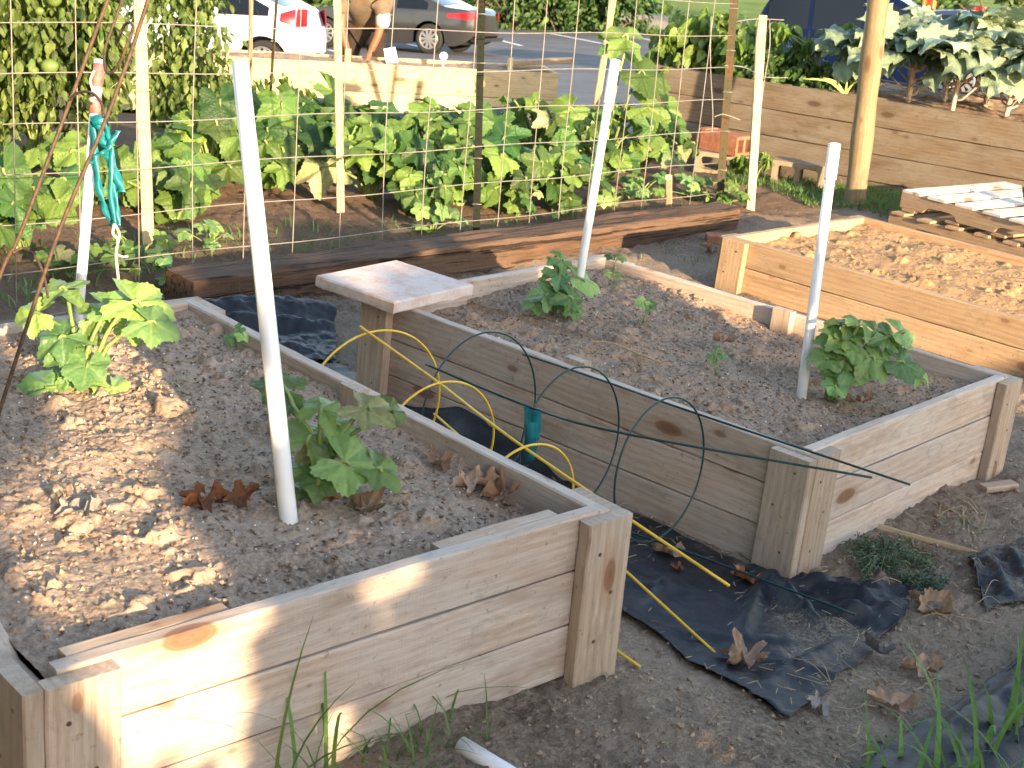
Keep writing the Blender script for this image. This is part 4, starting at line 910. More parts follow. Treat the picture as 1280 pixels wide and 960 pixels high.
m=MB()  # hollow clay block: ragged left end, open cells at the right end
Lb,Wb,Hb,wl=.34,.2,.14,.022
for (a,b2) in (((-Lb/2,-Wb/2,0),(Lb/2,Wb/2,wl)),((-Lb/2,-Wb/2,Hb-wl),(Lb/2,Wb/2,Hb)),((-Lb/2,-Wb/2,wl+.0004),(Lb/2,-Wb/2+wl,Hb-wl-.0004)),((-Lb/2,Wb/2-wl,wl+.0004),(Lb/2,Wb/2,Hb-wl-.0004)),((-Lb/2+.05,-.012,wl+.0004),(Lb/2-.0006,.012,Hb-wl-.0004))): m.box(a,b2)
r=np.random.default_rng(4)
for i in range(16):
    z0_=r.uniform(0,Hb-.03);m.box((-Lb/2-r.uniform(.01,.05),-Wb/2+r.uniform(.002,.03),z0_+.001),(-Lb/2+.03,Wb/2-r.uniform(.002,.05),z0_+r.uniform(.018,.05)))
o=m.build('clay_block',M['terracotta']);o.matrix_world=frame(Pt,unit(RH-FH*1.),unit(FH+RH*1.),(0,0,1));tag(o,'broken hollow red clay block on top of the brown concrete block','clay block')
stake('thick round wooden pole standing before the kale planter',gzp(atz(1067,262,-.15)),atd(1105,-60,9.75),.145,'pole',None,False,name='wooden_pole',cat='pole')
# ground cover round the pole foot and blocks
def scatter_px(poly,n,seed):
    r=np.random.default_rng(seed);out=[];xs=[p[0] for p in poly];ys=[p[1] for p in poly]
    while len(out)<n:
        x,y=r.uniform(min(xs),max(xs)),r.uniform(min(ys),max(ys));c=False
        for i in range(len(poly)):
            (x1,y1),(x2,y2)=poly[i],poly[i-1]
            if (y1>y)!=(y2>y) and x<(x2-x1)*(y-y1)/(y2-y1)+x1:c=not c
        if c:p=atz(x,y,-.15);out.append(np.array([p[0],p[1],float(gz(p[0],p[1])+relief(p[0],p[1]))-.005]))
    return out
pts=scatter_px([(905,215),(960,222),(1050,235),(1140,245),(1125,285),(1080,270),(1010,262),(955,240),(905,235)],2600,8)
blades('mown sunlit grass round the pole and the blocks, in front of the planter',pts[0],0,0,.085,.006,31,lean=.9,name='grass',cat='grass',group=None,kind='stuff',pts=pts)
pts=scatter_px([(0,300),(60,320),(210,300),(300,290),(560,285),(880,250),(900,262),(560,300),(230,340),(100,385),(0,390)],420,9)
blades('sparse weeds and grass along the foot of the wire fence',pts[0],0,0,.1,.008,32,lean=.8,name='grass',cat='grass',group=None,kind='stuff',pts=pts)
# pallets
def pallet(label,P,ax,ay,L,W,gap,top_mat,side_mat,nb=6,hs=.095,rot=0.):
    """P: near-left lower corner; ax along the stringers, ay along the deck boards"""
    ax=unit(ax);ay=unit(ay-ax*(ax@ay));b=thing('pallet',label,'pallet',M=frame(P,ax,ay,np.cross(ax,ay)),group='wooden pallets');t=.018
    for j,yy in enumerate((.02,W/2,W-.02)):
        n=60;xs=np.linspace(0,L,n+1);V=[];
        for x in xs:
            nt_=0.
            for c in (.27*L,.73*L):
                d=abs(x-c)/(.115*L)
                if d<1: nt_=.042*(1-d**6)
            V+=[(x,yy-.019,t+nt_),(x,yy+.019,t+nt_),(x,yy+.019,t+hs),(x,yy-.019,t+hs)]
        m=MB();m.add([( v[0]-L/2,v[1]-yy,v[2]-t-hs/2) for v in V],[(i*4+q,i*4+(q+1)%4,(i+1)*4+(q+1)%4,(i+1)*4+q) for i in range(n) for q in range(4)]+[(3,2,1,0),(n*4,n*4+1,n*4+2,n*4+3)])
        o=m.build('stringer',M[side_mat],b);o.location=(L/2,yy,t+hs/2)
    for i in range(nb):
        x=.07+(L-.14)*i/(nb-1)
        board('deck_board',M[top_mat],b,(x,W/2+rng.uniform(-.012,.012),t+hs+.0005),W+.02,gap,.016,ax=(0,1,0),wob=.002)
    for i in range(4):
        x=.07+(L-.14)*i/3
        board('bottom_board',M[side_mat],b,(x,W/2,.0),W,.1,.016,ax=(0,1,0),wob=.002)
    return b
c0=atz(1128,237,.14);cx=atz(1280,277,.14);cy=atz(1257,211,.14)
ax_=unit((cx-c0)*[1,1,0]);ay_=unit((cy-c0)*[1,1,0])
ay2=unit(ay_-ax_*(ax_@ay_))
up0=c0.copy();up0[2]=.012
if np.cross(ax_,ay2)[2]<0: pass
pallet('upper bleached pallet with white sunlit deck boards, right edge of the photo',up0,ax_,ay2,1.15,1.02,.135,'pallet_top','wood_warm')
lp=up0-ax_*.03-ay2*.05;lp[2]=-.125
pallet('lower brown pallet under the bleached one',lp,ax_*math.cos(.05)+ay2*math.sin(.05),ay2*math.cos(.05)-ax_*math.sin(.05),1.15,1.02,.1,'wood_warm','wood_warm')
m=MB();q0=atz(1288,252,.17)
for k_ in range(4):
    m.tube(curve([q0+np.array([0,0,.02*k_])-ax_*.02*k_+ay2*(-.06+.02*k_),q0+np.array([0,0,.022*k_+.01])+ax_*.12,q0+ax_*.3+np.array([0,0,.01])],10),[.02+.004*math.sin(i*2.) for i in range(10)],10)
tag(m.build('plastic_roll',M['black_plastic'],None,True),'black crumpled plastic roll lying on the bleached pallet','plastic roll')
m=MB();m.box((0,0,0),(.2,.1,.05));P=atz(878,322,-.14);o=m.build('brick',M['terracotta']);o.matrix_world=frame(gzp(atz(892,312,-.14))+np.array([0,.06,.01]),unit(RH),unit(FH),(0,0,1));tag(o,'small dull red brick on the ground at the corner of the orange bed','brick')
bv=o.modifiers.new('b','BEVEL');bv.width=.006;bv.segments=2
# ------------------------------------------------------------------ squash patch beyond the fence
def bush(base,n,rad,hh,size,seed,flat=.5):
    r=np.random.default_rng(seed);L=[]
    for i in range(n):
        a=r.uniform(0,6.28);q=math.sqrt(r.random());L.append((rad*q*math.cos(a),hh*(.35+.65*r.random())*(1-.35*q*q),rad*q*math.sin(a)*.9,size*r.uniform(.65,1.15)))
    return L
SG='squash plants behind the wire fence'
SQP=[(30,318,15,.42,.55,.30,'big-leaved squash plant at the left frame edge behind the fence'),(122,262,10,.36,.5,.27,'squash plant behind the fence right under the left tomato plant'),
(215,285,13,.34,.42,.24,'squash plant with upright yellow-green leaves behind the fence beside the leftmost stake'),(262,248,15,.42,.62,.28,'tall dark squash plant behind the fence behind the thick white pipe'),
(338,240,17,.45,.6,.3,'broad squash plant behind the fence right of the thick white pipe'),(400,205,14,.42,.58,.29,'squash plant just left of the tall pale stake'),(462,252,18,.46,.62,.3,'squash plant just right of the tall pale stake'),
(535,215,15,.44,.6,.29,'squash plant midway between tall pale stake and dark green post'),(525,268,8,.26,.3,.22,'low pale squash plant close to the fence left of the dark green post'),(572,262,11,.32,.44,.27,'squash plant touching the left side of the dark green post'),
(622,262,14,.36,.55,.28,'squash plant touching the right side of the dark green post'),(668,215,15,.42,.62,.28,'squash plant under the orange board on the yellow bed'),(690,262,13,.34,.45,.28,'squash plant with large leaves low behind the fence left of the slanting pipe'),
(752,232,16,.4,.72,.28,'tall squash plant directly behind the slanting white pipe'),(800,215,13,.42,.62,.28,'squash plant with spreading leaves beside the brown planter corner')]
for i,(u,v_,n,rad,hh,sz,lab) in enumerate(SQP):
    P=atz(u,v_,-.14);P[2]=gz(P[0],P[1])
    L=bush(P,int(n*1.7),rad,hh*.85,sz*.88,500+i)
    if i==13: L+= [(-.05,1.0,0,.3),(.05,.93,.0,.22),(.3,.72,0,.33),(.35,.5,0,.3)]
    plant('squash_plant',lab,'squash plant',P,L,'squash',SG,stem_r=.011,face=.6,jit=.65)
# far row against the yellow bed
for i,(u,v_,lab) in enumerate(((300,165,'squash plant in the back row below the silver car'),(385,160,'squash plant in the back row left of the man'),(475,165,'squash plant in the back row below the man'),(560,168,'squash plant in the back row left of the dark green post'),(640,170,'squash plant in the back row under the end of the yellow bed'))):
    P=atz(u,v_+22,-.2);P[2]=gz(P[0],P[1])
    plant('squash_plant',lab,'squash plant',P,bush(P,15,.5,.3,.24,600+i),'squash',SG,stem_r=.011,face=.35,jit=.85)
m_=[(540,255),(655,160)]
# squash blossoms and pale stems low down
mb=MB()
GV='low melon vines at the fence foot'
for i,(u,v_,n,rad,lab) in enumerate(((645,272,14,.3,'low round-leaved vine between dark green post and slanting pipe'),(760,262,12,.24,'low vine right of the slanting pipe'),(805,253,12,.22,'low vine round the pointed stub'),(870,250,16,.3,'low vine with pale leaves at the foot of the worn olive post'),(908,262,8,.14,'small vine at the right end of the railroad tie'),(540,292,8,.2,'small round-leaved vine at the foot of the fence left of the dark green post'),(180,335,9,.22,'low vine with a pale bloom behind the left rail of the nearest bed'),(205,362,6,.14,'small vine at the left end of the railroad tie'),(95,350,10,.25,'low vine behind the fence by the rusted cage'),(265,318,7,.18,'small vine behind the railroad tie near its left end'))):
    P=atz(u,v_,-.13);P[2]=gz(P[0],P[1])
    plant('ground_vine',lab,'vine',P,[(a,.05+.1*rng.random(),b2,.1*rng.uniform(.7,1.2)) for a,b2 in rng.normal(0,rad*.5,(n,2))],'squash_fresh' if i%2 else 'squash',GV,stem_r=.004,tpl=SQS,face=.5)
# ------------------------------------------------------------------ leafy bushes from many small leaves
def simple_leaf(nseg=4,wd=.32,droop=.35,fold=.1):
    V=[];
    for i in range(nseg+1):
        q=i/nseg;ww=wd*math.sin(math.pi*min(1,q*.93+.06))**.8*(1-q*.15)
        V+=[(q,ww,fold*ww/wd*.6-droop*q*q),(q,0,-droop*q*q),(q,-ww,fold*ww/wd*.6-droop*q*q)]
    F=[]
    for i in range(nseg):
        a=i*3;F+=[(a,a+3,a+4,a+1),(a+1,a+4,a+5,a+2)]
    return np.array(V),np.array(F),np.array([0,1,0]*(nseg+1),float)
SL=simple_leaf();SL2=simple_leaf(3,.4,.6,.15)
def leaf_bush(name,label,cat,base,blobs,n,size,mat,seed,group=None,stems=8,droopy=.3,smat='stem',gap=.35,shell=.5,tpl=SL,stem_r=.008,part='foliage',lean=(0,0,0),sun_face=.35):
    """blobs: (centre offset, radii); leaves fill their volume in clumps"""
    r=np.random.default_rng(seed);base=np.array(base,float);b=thing(name,label,cat,base,group=group)
    P=[];wt=np.array([q[1][0]*q[1][1]*q[1][2] for q in blobs])**.75;cn=r.multinomial(n,wt/wt.sum())
    for (c,rd),m in zip(blobs,cn):
        nc=max(3,m//14);d=unit(r.normal(size=(nc,3)));cl=d*(shell+(1-shell)*r.random((nc,1))**.5)*np.array(rd)+np.array(c)
        k_=r.integers(0,nc,m);P.append(cl[k_]+r.normal(0,1,(m,3))*np.array(rd)*gap*.5)
    P=np.concatenate(P);P[:,2]=np.maximum(P[:,2],.02);m=len(P)
    ctr=np.average([q[0] for q in blobs],axis=0)
    A=unit((P-ctr)*[1,1,.3]+r.normal(0,.25,(m,3))+[0,0,-droopy]);N=unit(np.array([0,0,.7])+r.normal(0,.5,(m,3))+SUN*sun_face+unit(P-ctr)*.4);B=unit(np.cross(N,A));N=np.cross(A,B)
    mb=MB();mb.inst(tpl[0],tpl[1],np.stack([A,B,N],-1),P,size*r.uniform(.55,1.25,m),np.clip(r.normal(.5,.22,(m,3)),0,1),tpl[2]);mb.build(part,M[mat],b)
    if stems:
        st=MB()
        for i in range(stems):
            q=P[r.integers(m)];st.tube(curve([r.normal(0,.02,3)*[1,1,0],q*[.4,.4,.55]+r.normal(0,.03,3),q],8),np.linspace(stem_r,stem_r*.4,8),5,(.5,.5,0))
        st.build('stem',M[smat],b,True)
    return b
def rel(px0,py0,dep): # offsets in the picture plane as metres
    return lambda x,y,w=0.:RH*(x-px0)/FPX*dep+np.array([0,0,(py0-y)/FPX*dep])-FH*w
# tomato plants at the left
TG='tomato plants behind the fence'
P=gzp(atz(45,215,-.14));f=rel(45,215,9.6)
tm=leaf_bush('tomato_plant','large leafy tomato plant with green fruit at the left frame edge','tomato plant',P,[(f(10,60),(.45,.4,.4)),(f(75,40),(.35,.35,.45)),(f(110,70),(.2,.25,.35)),(f(-30,130),(.4,.4,.4)),(f(70,120),(.3,.3,.3)),(f(30,-20),(.5,.4,.4)),(f(100,-10),(.3,.3,.3))],6200,.072,'tomato',21,TG,14,.7,gap=.42,sun_face=.1)
for i,(u,v_) in enumerate(((96,10),(90,82),(72,88),(80,24))):
    m=MB();n=10;rr=(.045,.05,.03,.026)[i];m.lathe([(rr*math.sin(math.pi*j/n)*(1+.05*math.cos(j)),-rr*.9*math.cos(math.pi*j/n)) for j in range(n+1)],16)
    o=m.build('tomato',M['fruit'],tm,True);o.location=f(u,v_,.42)
P=gzp(atz(205,165,-.2));f=rel(205,165,11.2)
leaf_bush('tomato_plant','tall yellow-green tomato plant in front of the silver car','tomato plant',P,[(f(225,20),(.3,.3,.5)),(f(245,60),(.25,.25,.3)),(f(215,95),(.25,.25,.3)),(f(170,55),(.14,.2,.35)),(f(232,130),(.3,.25,.25)),(f(225,-25),(.35,.3,.3))],2300,.07,'tomato',22,TG,10,.7,gap=.5,sun_face=.1)
P=gzp(atz(338,150,-.2));f=rel(338,150,10.6)
leaf_bush('tomato_plant','wilted sparse vine climbing the thin rusty stake','tomato plant',P,[(f(345,88),(.22,.15,.1)),(f(372,95),(.15,.1,.12)),(f(322,85),(.15,.12,.1)),(f(340,105),(.2,.12,.12)),(f(300,100),(.2,.15,.15))],150,.075,'tomato',23,TG,8,.9,gap=.5)
P=gzp(atz(255,140,-.22));f=rel(255,140,11.6)
leaf_bush('tomato_plant','low yellowing tomato plant at the left part of the yellow bed','tomato plant',P,[(f(262,100),(.4,.25,.25)),(f(225,115),(.3,.25,.2)),(f(285,118),(.3,.25,.18))],420,.09,'tomato',24,TG,8,.6)
# staked pepper
P=gzp(atz(936,256,-.15));f=rel(936,256,9.5)
leaf_bush('pepper_plant','small drooping pepper plant tied to the square stake','pepper plant',P,[(f(940,195,.05),(.15,.12,.07)),(f(925,198,.1),(.08,.1,.06))],95,.075,'pepper',25,'pepper plants',6,.9,tpl=SL2)
# peppers and herbs in the planter
for i,(u,n,mt,sz,bl,lab) in enumerate(((868,1500,'pepper',.1,[((868,62),(.32,.3,.24)),((905,60),(.28,.3,.22)),((845,80),(.2,.2,.16)),((880,35),(.25,.25,.14)),((860,95),(.3,.3,.12))],'bright yellow-green pepper bush at the left end of the planter'),
 (935,900,'pepper',.1,[((940,75),(.25,.25,.16)),((925,60),(.2,.25,.15)),((960,90),(.2,.2,.12))],'pepper bush just right of the worn olive post in the planter'),
 (985,1700,'herb',.07,[((965,85),(.3,.25,.15)),((1000,95),(.3,.25,.12)),((1030,92),(.25,.25,.1)),((950,100),(.3,.25,.1)),((1045,108),(.25,.2,.07))],'dark feathery herb mat between the pepper bush and the round pole'),
 (1048,60,'pepper',.08,[((1048,55),(.07,.07,.1)),((1050,80),(.05,.05,.1)),((1050,40),(.07,.06,.05))],'single tall pepper shoot left of the round pole'),
 (1010,110,'pepper',.1,[((1000,60),(.16,.1,.08)),((985,48),(.12,.1,.06)),((965,40),(.12,.1,.06))],'long arching pepper shoots in front of the dark blue van'))):
    P=inE(u,105,off=.45);dep=float((P-CAM)@CF);f=rel(*((lambda q:(640+FPX*((q-CAM)@CR)/((q-CAM)@CF),480-FPX*((q-CAM)@CU)/((q-CAM)@CF)))(P)),dep)
    leaf_bush('pepper_plant' if mt=='pepper' else 'herb_plant',lab,'pepper plant' if mt=='pepper' else 'herb',P,[(f(*c),rd) for c,rd in bl],n,sz,mt,700+i,'plants in the planter',9,.5,tpl=SL2,sun_face=.5)
# kale
def kale_leaf(seed):
    r=np.random.default_rng(seed);nu,nv=17,31;V=[];vn=[];ph=r.random(4)*6
    for i in range(nu):
        q=i/(nu-1);wd=.52*math.sin(math.pi*(q*.74+.2))**.55
        for j in range(nv):
            s=(j/(nv-1))*2-1;e=abs(s)
            x=q+.03*math.sin(s*9+ph[0])*e;y=s*wd*(1+.1*math.sin(q*22+ph[1])*e)
            z=-.3*q*q+.09*e**2.5*math.sin(q*34+ph[2]+(2 if s>0 else 0))+.05*e*math.sin(q*13+ph[3])+.1*e-.25*e*e*q+.02*math.sin(q*40+s*7)
            V.append((x,y,z));vn.append(max(math.exp(-(s/.09)**2),.5*math.exp(-((((q*6+e*2.2)%1)-.5)/.16)**2)*(1-e)))
    return np.array(V),gridF(nv,nu),np.array(vn)
KL=[kale_leaf(i) for i in range(6)]
def kale(label,base,top_off,n,seed,size=.3,hh=.42):
    r=np.random.default_rng(seed);base=np.array(base);b=thing('kale_plant',label,'kale',base,group='kale plants in the planter');lf=MB();st=MB()
    trunk=curve([(0,0,-.05),np.array([0,0,hh*.45])+r.normal(0,.02,3),np.array([0,0,hh])+r.normal(0,.03,3)],8);st.tube(trunk,np.linspace(.02,.014,8),8)
    for i in range(n):
        a=i*2.4+r.uniform(-.3,.3);d=np.array([math.cos(a),math.sin(a),0]);h=hh*(.72+.38*i/n);o_=trunk[min(7,int(h/hh*6))]*[1,1,0]+np.array([0,0,h*.55])
        p1=o_+d*(.1+.1*(1-i/n))+np.array([0,0,.1]);st.tube(curve([o_,(o_+p1)/2+[0,0,-.01],p1],6),np.linspace(.009,.006,6),6)
        A=unit(d+np.array([0,0,.75-.55*(1-i/n)+r.normal(0,.2)]));N=unit(np.array([0,0,1.])-d*.25+r.normal(0,.2,3)+SUN*.3);B=unit(np.cross(N,A));N=np.cross(A,B)
        t=KL[r.integers(6)];lf.inst(t[0],t[1],np.stack([A,B,N],-1)[None],p1[None]-A*.02,[size*r.uniform(.75,1.15)],np.array([[r.uniform(.3,.9),r.random(),0]]),t[2])
    for i in range(15):
        a=r.uniform(0,6.28);d=np.array([math.cos(a),math.sin(a),0]);h=r.uniform(.02,hh*.6);o_=np.array([0,0,h]);st.tube([o_,o_+d*.06+[0,0,.02],o_+d*r.uniform(.1,.2)+[0,0,r.uniform(.05,.16)]],[.009,.008,.006],5)
    lf.build('foliage',M['kale'],b,True);st.build('stem',M['kale_stem'],b,True);return b
for i,(u,off,n,sz,hh,lab) in enumerate(((1072,.35,9,.27,.34,'kale with limp grey-green leaves hanging just behind the round pole'),(1120,.35,13,.3,.4,'kale plant with bare pale stems right of the round pole'),(1180,.3,15,.33,.46,'tall pale ruffled kale plant in the centre of the kale row'),(1205,.75,14,.33,.55,'kale plant at the back of the planter with topmost leaves'),(1250,.3,14,.32,.45,'kale plant with drooping leaves near the right frame edge'),(1150,.75,12,.3,.5,'kale plant at the back of the planter beside the van windshield'),(1300,.4,13,.32,.42,'kale plant cut by the right frame edge'))):
    P=inE(u,125,off=off);kale(lab,P,0,int(n*1.5),800+i,sz*1.28,hh+.17)
P=inE(1050,110,off=.15);m=MB()
b=thing('onion_plant','pale splayed leek-like leaves at the planter edge left of the round pole','onion plant',P)
for a in (-.9,-.5,0.,.3,-.75): m.tube(curve([(0,0,0),RH*a*.15+[0,0,.09],RH*a*.36+[0,0,.09+.05*(1-abs(a))]],8),np.linspace(.012,.004,8),6,(.8,.9,0))
m.build('leaf',M['stem'],b,True)
# ------------------------------------------------------------------ hedges, far field
HG='bushes along the far side of the parking lot'
def hedge(label,u,v_,w_,h_,n,seed,size=.2,mat='hedge',dep=None,name='bush'):
    P=atg(u,v_);
    if dep: P=CAM+ray(u,v_)*dep;P[2]=gz(P[0],P[1])
    r=np.random.default_rng(seed);bl=[]
    for i in range(int(5+w_*2)):
        bl.append((RH*r.uniform(-.5,.5)*w_+FH*r.uniform(0,.8)+np.array([0,0,h_*r.uniform(.15,.75)]),np.array([.6,.6,.5])*r.uniform(.6,1.1)*min(1.2,h_*.6)))
    return leaf_bush(name,label,name,P,bl,n,size,mat,seed,HG,6,.2,'bark_stem',gap=.35,shell=.75,tpl=SL2,stem_r=.04)
M['bark_stem']=plain('hedge_bark',(.1,.075,.05),.9,.1)
hedge('dark green bush between the two parked cars, left of the man',415,40,3.2,2.6,2400,31,dep=42)
hedge('shaded hedge right behind the tail of the grey car',640,36,3.,2.6,2600,32,dep=45)
hedge('dense hedge in the middle of the far parking edge',695,36,3.,2.6,2600,33,dep=45)
hedge('sunlit end bush of the far hedge beside the gravel patch',762,34,2.4,1.9,2200,34,mat='herb',dep=44.5,size=.18)
hedge('bush far behind the silver car',250,20,4.,3.2,2000,36,dep=44)
hedge('dark tree mass above the picket fence at the upper right',1250,30,5.,4.,3800,35,dep=40,size=.22)
# gravel strip left of the field
pts=[];mb=MB();c=[]
for du in np.linspace(762,835,10):
    for dv in (27,33): 
        p=CAM+ray(du,dv)*(46.5 if dv==33 else 52);c.append((p[0],p[1],float(gz(p[0],p[1]))+.05))
mb.add(c,[(2*i,2*i+1,2*i+3,2*i+2) for i in range(9)])
tag(mb.build('gravel_path',plain('pale_gravel',(.36,.27,.18),.95,.1,col2=(.28,.22,.15),vs=3.)),'pale gravel strip at the edge of the far lawn','path',kind='structure')
# ------------------------------------------------------------------ brick wall, picket fence, signs far right
k=NT('tan_brick');v=k.coord()
br=k.n('ShaderNodeTexBrick',i={'Vector':k.mapping(v,(1,1,1)),'Color1':(.34,.2,.13,1),'Color2':(.27,.15,.1,1),'Mortar':(.4,.34,.28,1),'Scale':4.,'Mortar Size':.02})
k.bsdf(br.outputs[0],.9,.2);M['brickw']=k.m
def far_pt(u,v_,dep):
    p=CAM+ray(u,v_)*dep;p[2]=float(gz(p[0],p[1]));return p
P=far_pt(1155,30,44);Q=far_pt(1222,30,42.5);d=unit((Q-P)*[1,1,0]);L=np.linalg.norm((Q-P)[:2]);hw=(CAM+ray(1190,8)*43)[2]-P[2]
b=thing('brick_wall','low tan brick wall beyond the parked van at the upper right','wall',M=frame(P,d,np.cross([0,0,1.],d),(0,0,1)))
m=MB();m.box((0,0,-.3),(L,.3,hw));o=m.build('wall',M['brickw'],b);m=MB();m.box((-.04,-.04,hw),(L+.04,.34,hw+.1));m.build('coping',M['cinder'],b)
P=far_pt(1240,60,33);Q=far_pt(1330,60,32);d=unit((Q-P)*[1,1,0]);L=np.linalg.norm((Q-P)[:2]);hp=1.35+(-1.2)*0
hp=(CAM+ray(1265,28)*32.6)[2]-P[2]
b=thing('picket_fence','white pickets between dark posts, at the right frame edge behind the kale','fence',M=frame(P,d,np.cross([0,0,1.],d),(0,0,1)))
for i in range(int(L/.13)):
    m=MB();x=i*.13;m.add([(x,0,.1),(x+.07,0,.1),(x+.07,.02,.1),(x,.02,.1),(x,0,hp-.05),(x+.07,0,hp-.05),(x+.07,.02,hp-.05),(x,.02,hp-.05),(x+.035,0,hp),(x+.035,.02,hp)],[(0,1,5,8,4),(3,7,9,6,2),(0,3,2,1),(0,4,7,3),(1,2,6,5),(4,8,9,7),(5,6,9,8)]);m.build('picket',M['label_white'],b)
for x in (.45,1.5):
    m=MB();m.box((x,-.09,0),(x+.22,-.025,hp+.15));m.build('post',plain('dark_fence_post',(.03,.03,.035),.6,.3) if 'dfp' not in M else M['dfp'],b)
for zz in (.35,hp-.3):
    m=MB();m.box((0,.021,zz),(L,.06,zz+.08));m.build('rail',M['label_white'],b)
def signflag(label,u,v0,v1,dep,col,name,rad=None):
    P=far_pt(u,40,dep);t=(CAM+ray(u,v1)*dep);m_=plain(name+'_paint',col,.5,.3);b=thing(name,label,'marker',P)
    m=MB();m.tube([(0,0,0),(0,0,t[2]-P[2])],.02,6);m.build('pole',M['label_white'],b)
    hgt=(CAM+ray(u,v0)*dep)[2]-P[2];h2=t[2]-P[2];m=MB();n=8;V=[]
    for i in range(n+1):
        q=i/n;x=(q-.1)*.34*dep/37
        for zz in (h2-.02,hgt): V.append(RH*x+FH*.05*math.sin(q*7)+np.array([0,0,zz+(.03*math.sin(q*5))]))
    m.add(V,[(2*i,2*i+2,2*i+3,2*i+1) for i in range(n)]);o=m.build('flag',m_,b);s_=o.modifiers.new('t','SOLIDIFY');s_.thickness=.01
signflag('small orange marker flag on a thin white pole behind the van',1150,-4,6,19,(.5,.13,.04),'marker_flag')
signflag('red marker flag above the kale near the brick wall',1213,9,19,37,(.3,.01,.008),'marker_flag')
# ------------------------------------------------------------------ parked cars
def paint(name,col,rough=.3,metal=.3):
    return plain(name,col,rough,.5,metal,Coat_Weight=.35,Coat_Roughness=.1)
M['glass']=plain('dark_car_glass',(.006,.008,.012),.1,.3)
M['glass_sky']=plain('windscreen_painted_sky',(.12,.2,.27),.08,.7)  # pale blue sky reflection painted in as the glass base colour
M['rubber']=plain('tyre_rubber',(.018,.018,.018),.8,.3)
M['alloy']=plain('alloy_wheel',(.22,.22,.23),.4,.4,.5)
M['lampred']=plain('red_tail_lamp',(.22,.006,.012),.2,.4)
M['chrome']=plain('chrome_trim',(.25,.25,.26),.3,.4,.6)
M['trim']=plain('black_trim',(.015,.015,.016),.5,.4)
def car(label,anchor,heading,top,L,W,wb,paintm,roofw=.2,belt=.95,wins=(),wheel_r=.32,tail=None,rear_over=.85,screens=(),cat='car',hx=None,name='parked_car'):
    """anchor: ground point under the rear axle middle; x forward from the rear axle"""
    hd=unit(np.array(heading)*[1,1,0]);lf=np.array([-hd[1],hd[0],0]);up=np.array([0,0,1.]);a=np.array(anchor,float)
    q=a+hd*wb;q[2]=gz(q[0],q[1])+.03;a[2]=gz(a[0],a[1])+.03;hd=unit(q-a)
    lat=a+lf*1.;lat[2]=gz(lat[0],lat[1])+.03;lf=unit(lat-a);lf=unit(lf-hd*(lf@hd));up=np.cross(hd,lf)
    b=thing(name,label,cat,M=frame(a,hd,lf,up))
    x0=-rear_over;x1=L-rear_over;nx=150;xs=np.linspace(x0,x1,nx)
    tx=np.array(top);zt=np.interp(xs,tx[:,0],tx[:,1]);zt=np.convolve(np.pad(zt,3,'edge'),np.ones(7)/7,'valid')
    zb=np.full(nx,.2);zb=np.maximum(zb,.2+.25*np.clip((x0+.5-xs)/.5,0,1)**2);zb=np.maximum(zb,.2+.15*np.clip((xs-x1+.5)/.5,0,1)**2)
    R=wheel_r+.065
    for c in (0,wb):
        d=np.abs(xs-c);zb=np.where(d<R,np.maximum(zb,wheel_r+np.sqrt(np.maximum(R*R-d*d,0))),zb)
    zb=np.minimum(zb,zt-.02)
    def pf(x): 
        e=np.maximum(np.clip((x0+.75-x)/.75,0,1),np.clip((x-x1+.9)/.9,0,1));return 1-.2*e**2.4
    def yf(x,z):
        w=W/2*pf(x);t=np.clip((z-belt)/.55,0,1.2);lo=np.clip((.5-z)/.4,0,1)
        return w*(1-.03*lo**2)-roofw*t-.02*np.cos(np.clip((z-.3)/(belt-.3),0,1)*np.pi*2)*.5
    nv=14;V=[]
    for sg in (1,-1):
        for j in range(nv):
            z=zb+(zt-zb)*(j/(nv-1));V.append(np.column_stack([xs,sg*yf(xs,z)*(1-.035*(j==nv-1)),z]))
    V=np.concatenate(V);F=[]
    for s in range(2):
        o=s*nv*nx
        for j in range(nv-1):
            for i in range(nx-1):
                f=(o+j*nx+i,o+j*nx+i+1,o+(j+1)*nx+i+1,o+(j+1)*nx+i);F.append(f if s==1 else f[::-1])
    # roof/bonnet strip with a crown
    m=MB();m.add(V,F);nc=7;V2=[]
    for k_ in range(nc):
        t=k_/(nc-1)*2-1;y=t*yf(xs,zt)*.965;V2.append(np.column_stack([xs,y,zt+.035*(1-t*t)]))
    m.add(np.concatenate(V2),gridF(nx,nc))
    for xi in (0,nx-1):
        V3=[];
        for k_ in range(nc):
            t=k_/(nc-1)*2-1;bul=(.12 if xi else -.12)*(1-t*t)
            for j in range(nv):
                z=zb[xi]+(zt[xi]-zb[xi])*j/(nv-1);V3.append((xs[xi]+bul,t*yf(xs[xi],z)*(1-.035*(j==nv-1)),z+.035*(1-t*t)*(j/(nv-1))))
        m.add(V3,gridF(nv,nc))
    m.build('body',paintm,b,True)
    m=MB();m.box((x0+.25,-W/2+.2,.24),(x1-.3,W/2-.2,.5));m.build('underbody',M['trim'],b)
    def sidepatch(poly_x,zlo,zhi,mat,nm,off=.008,sg=(1,-1),n=14):
        for s in sg:
            X_=np.linspace(poly_x[0],poly_x[1],n);V=[]
            for j in range(5):
                t=j/4;z=zlo(X_)+(zhi(X_)-zlo(X_))*t;V.append(np.column_stack([X_,s*(yf(X_,z)+off),z]))
            m=MB();m.add(np.concatenate(V),gridF(n,5));m.build(nm,mat,b,True)
    ztf=lambda x:np.interp(x,xs,zt)
    for (xa,xb,dz) in wins:
        sidepatch((xa,xb),lambda x:np.full_like(x,belt+.03),lambda x,dz=dz:np.maximum(ztf(x)-dz,belt+.035),M['glass'],'side_window')
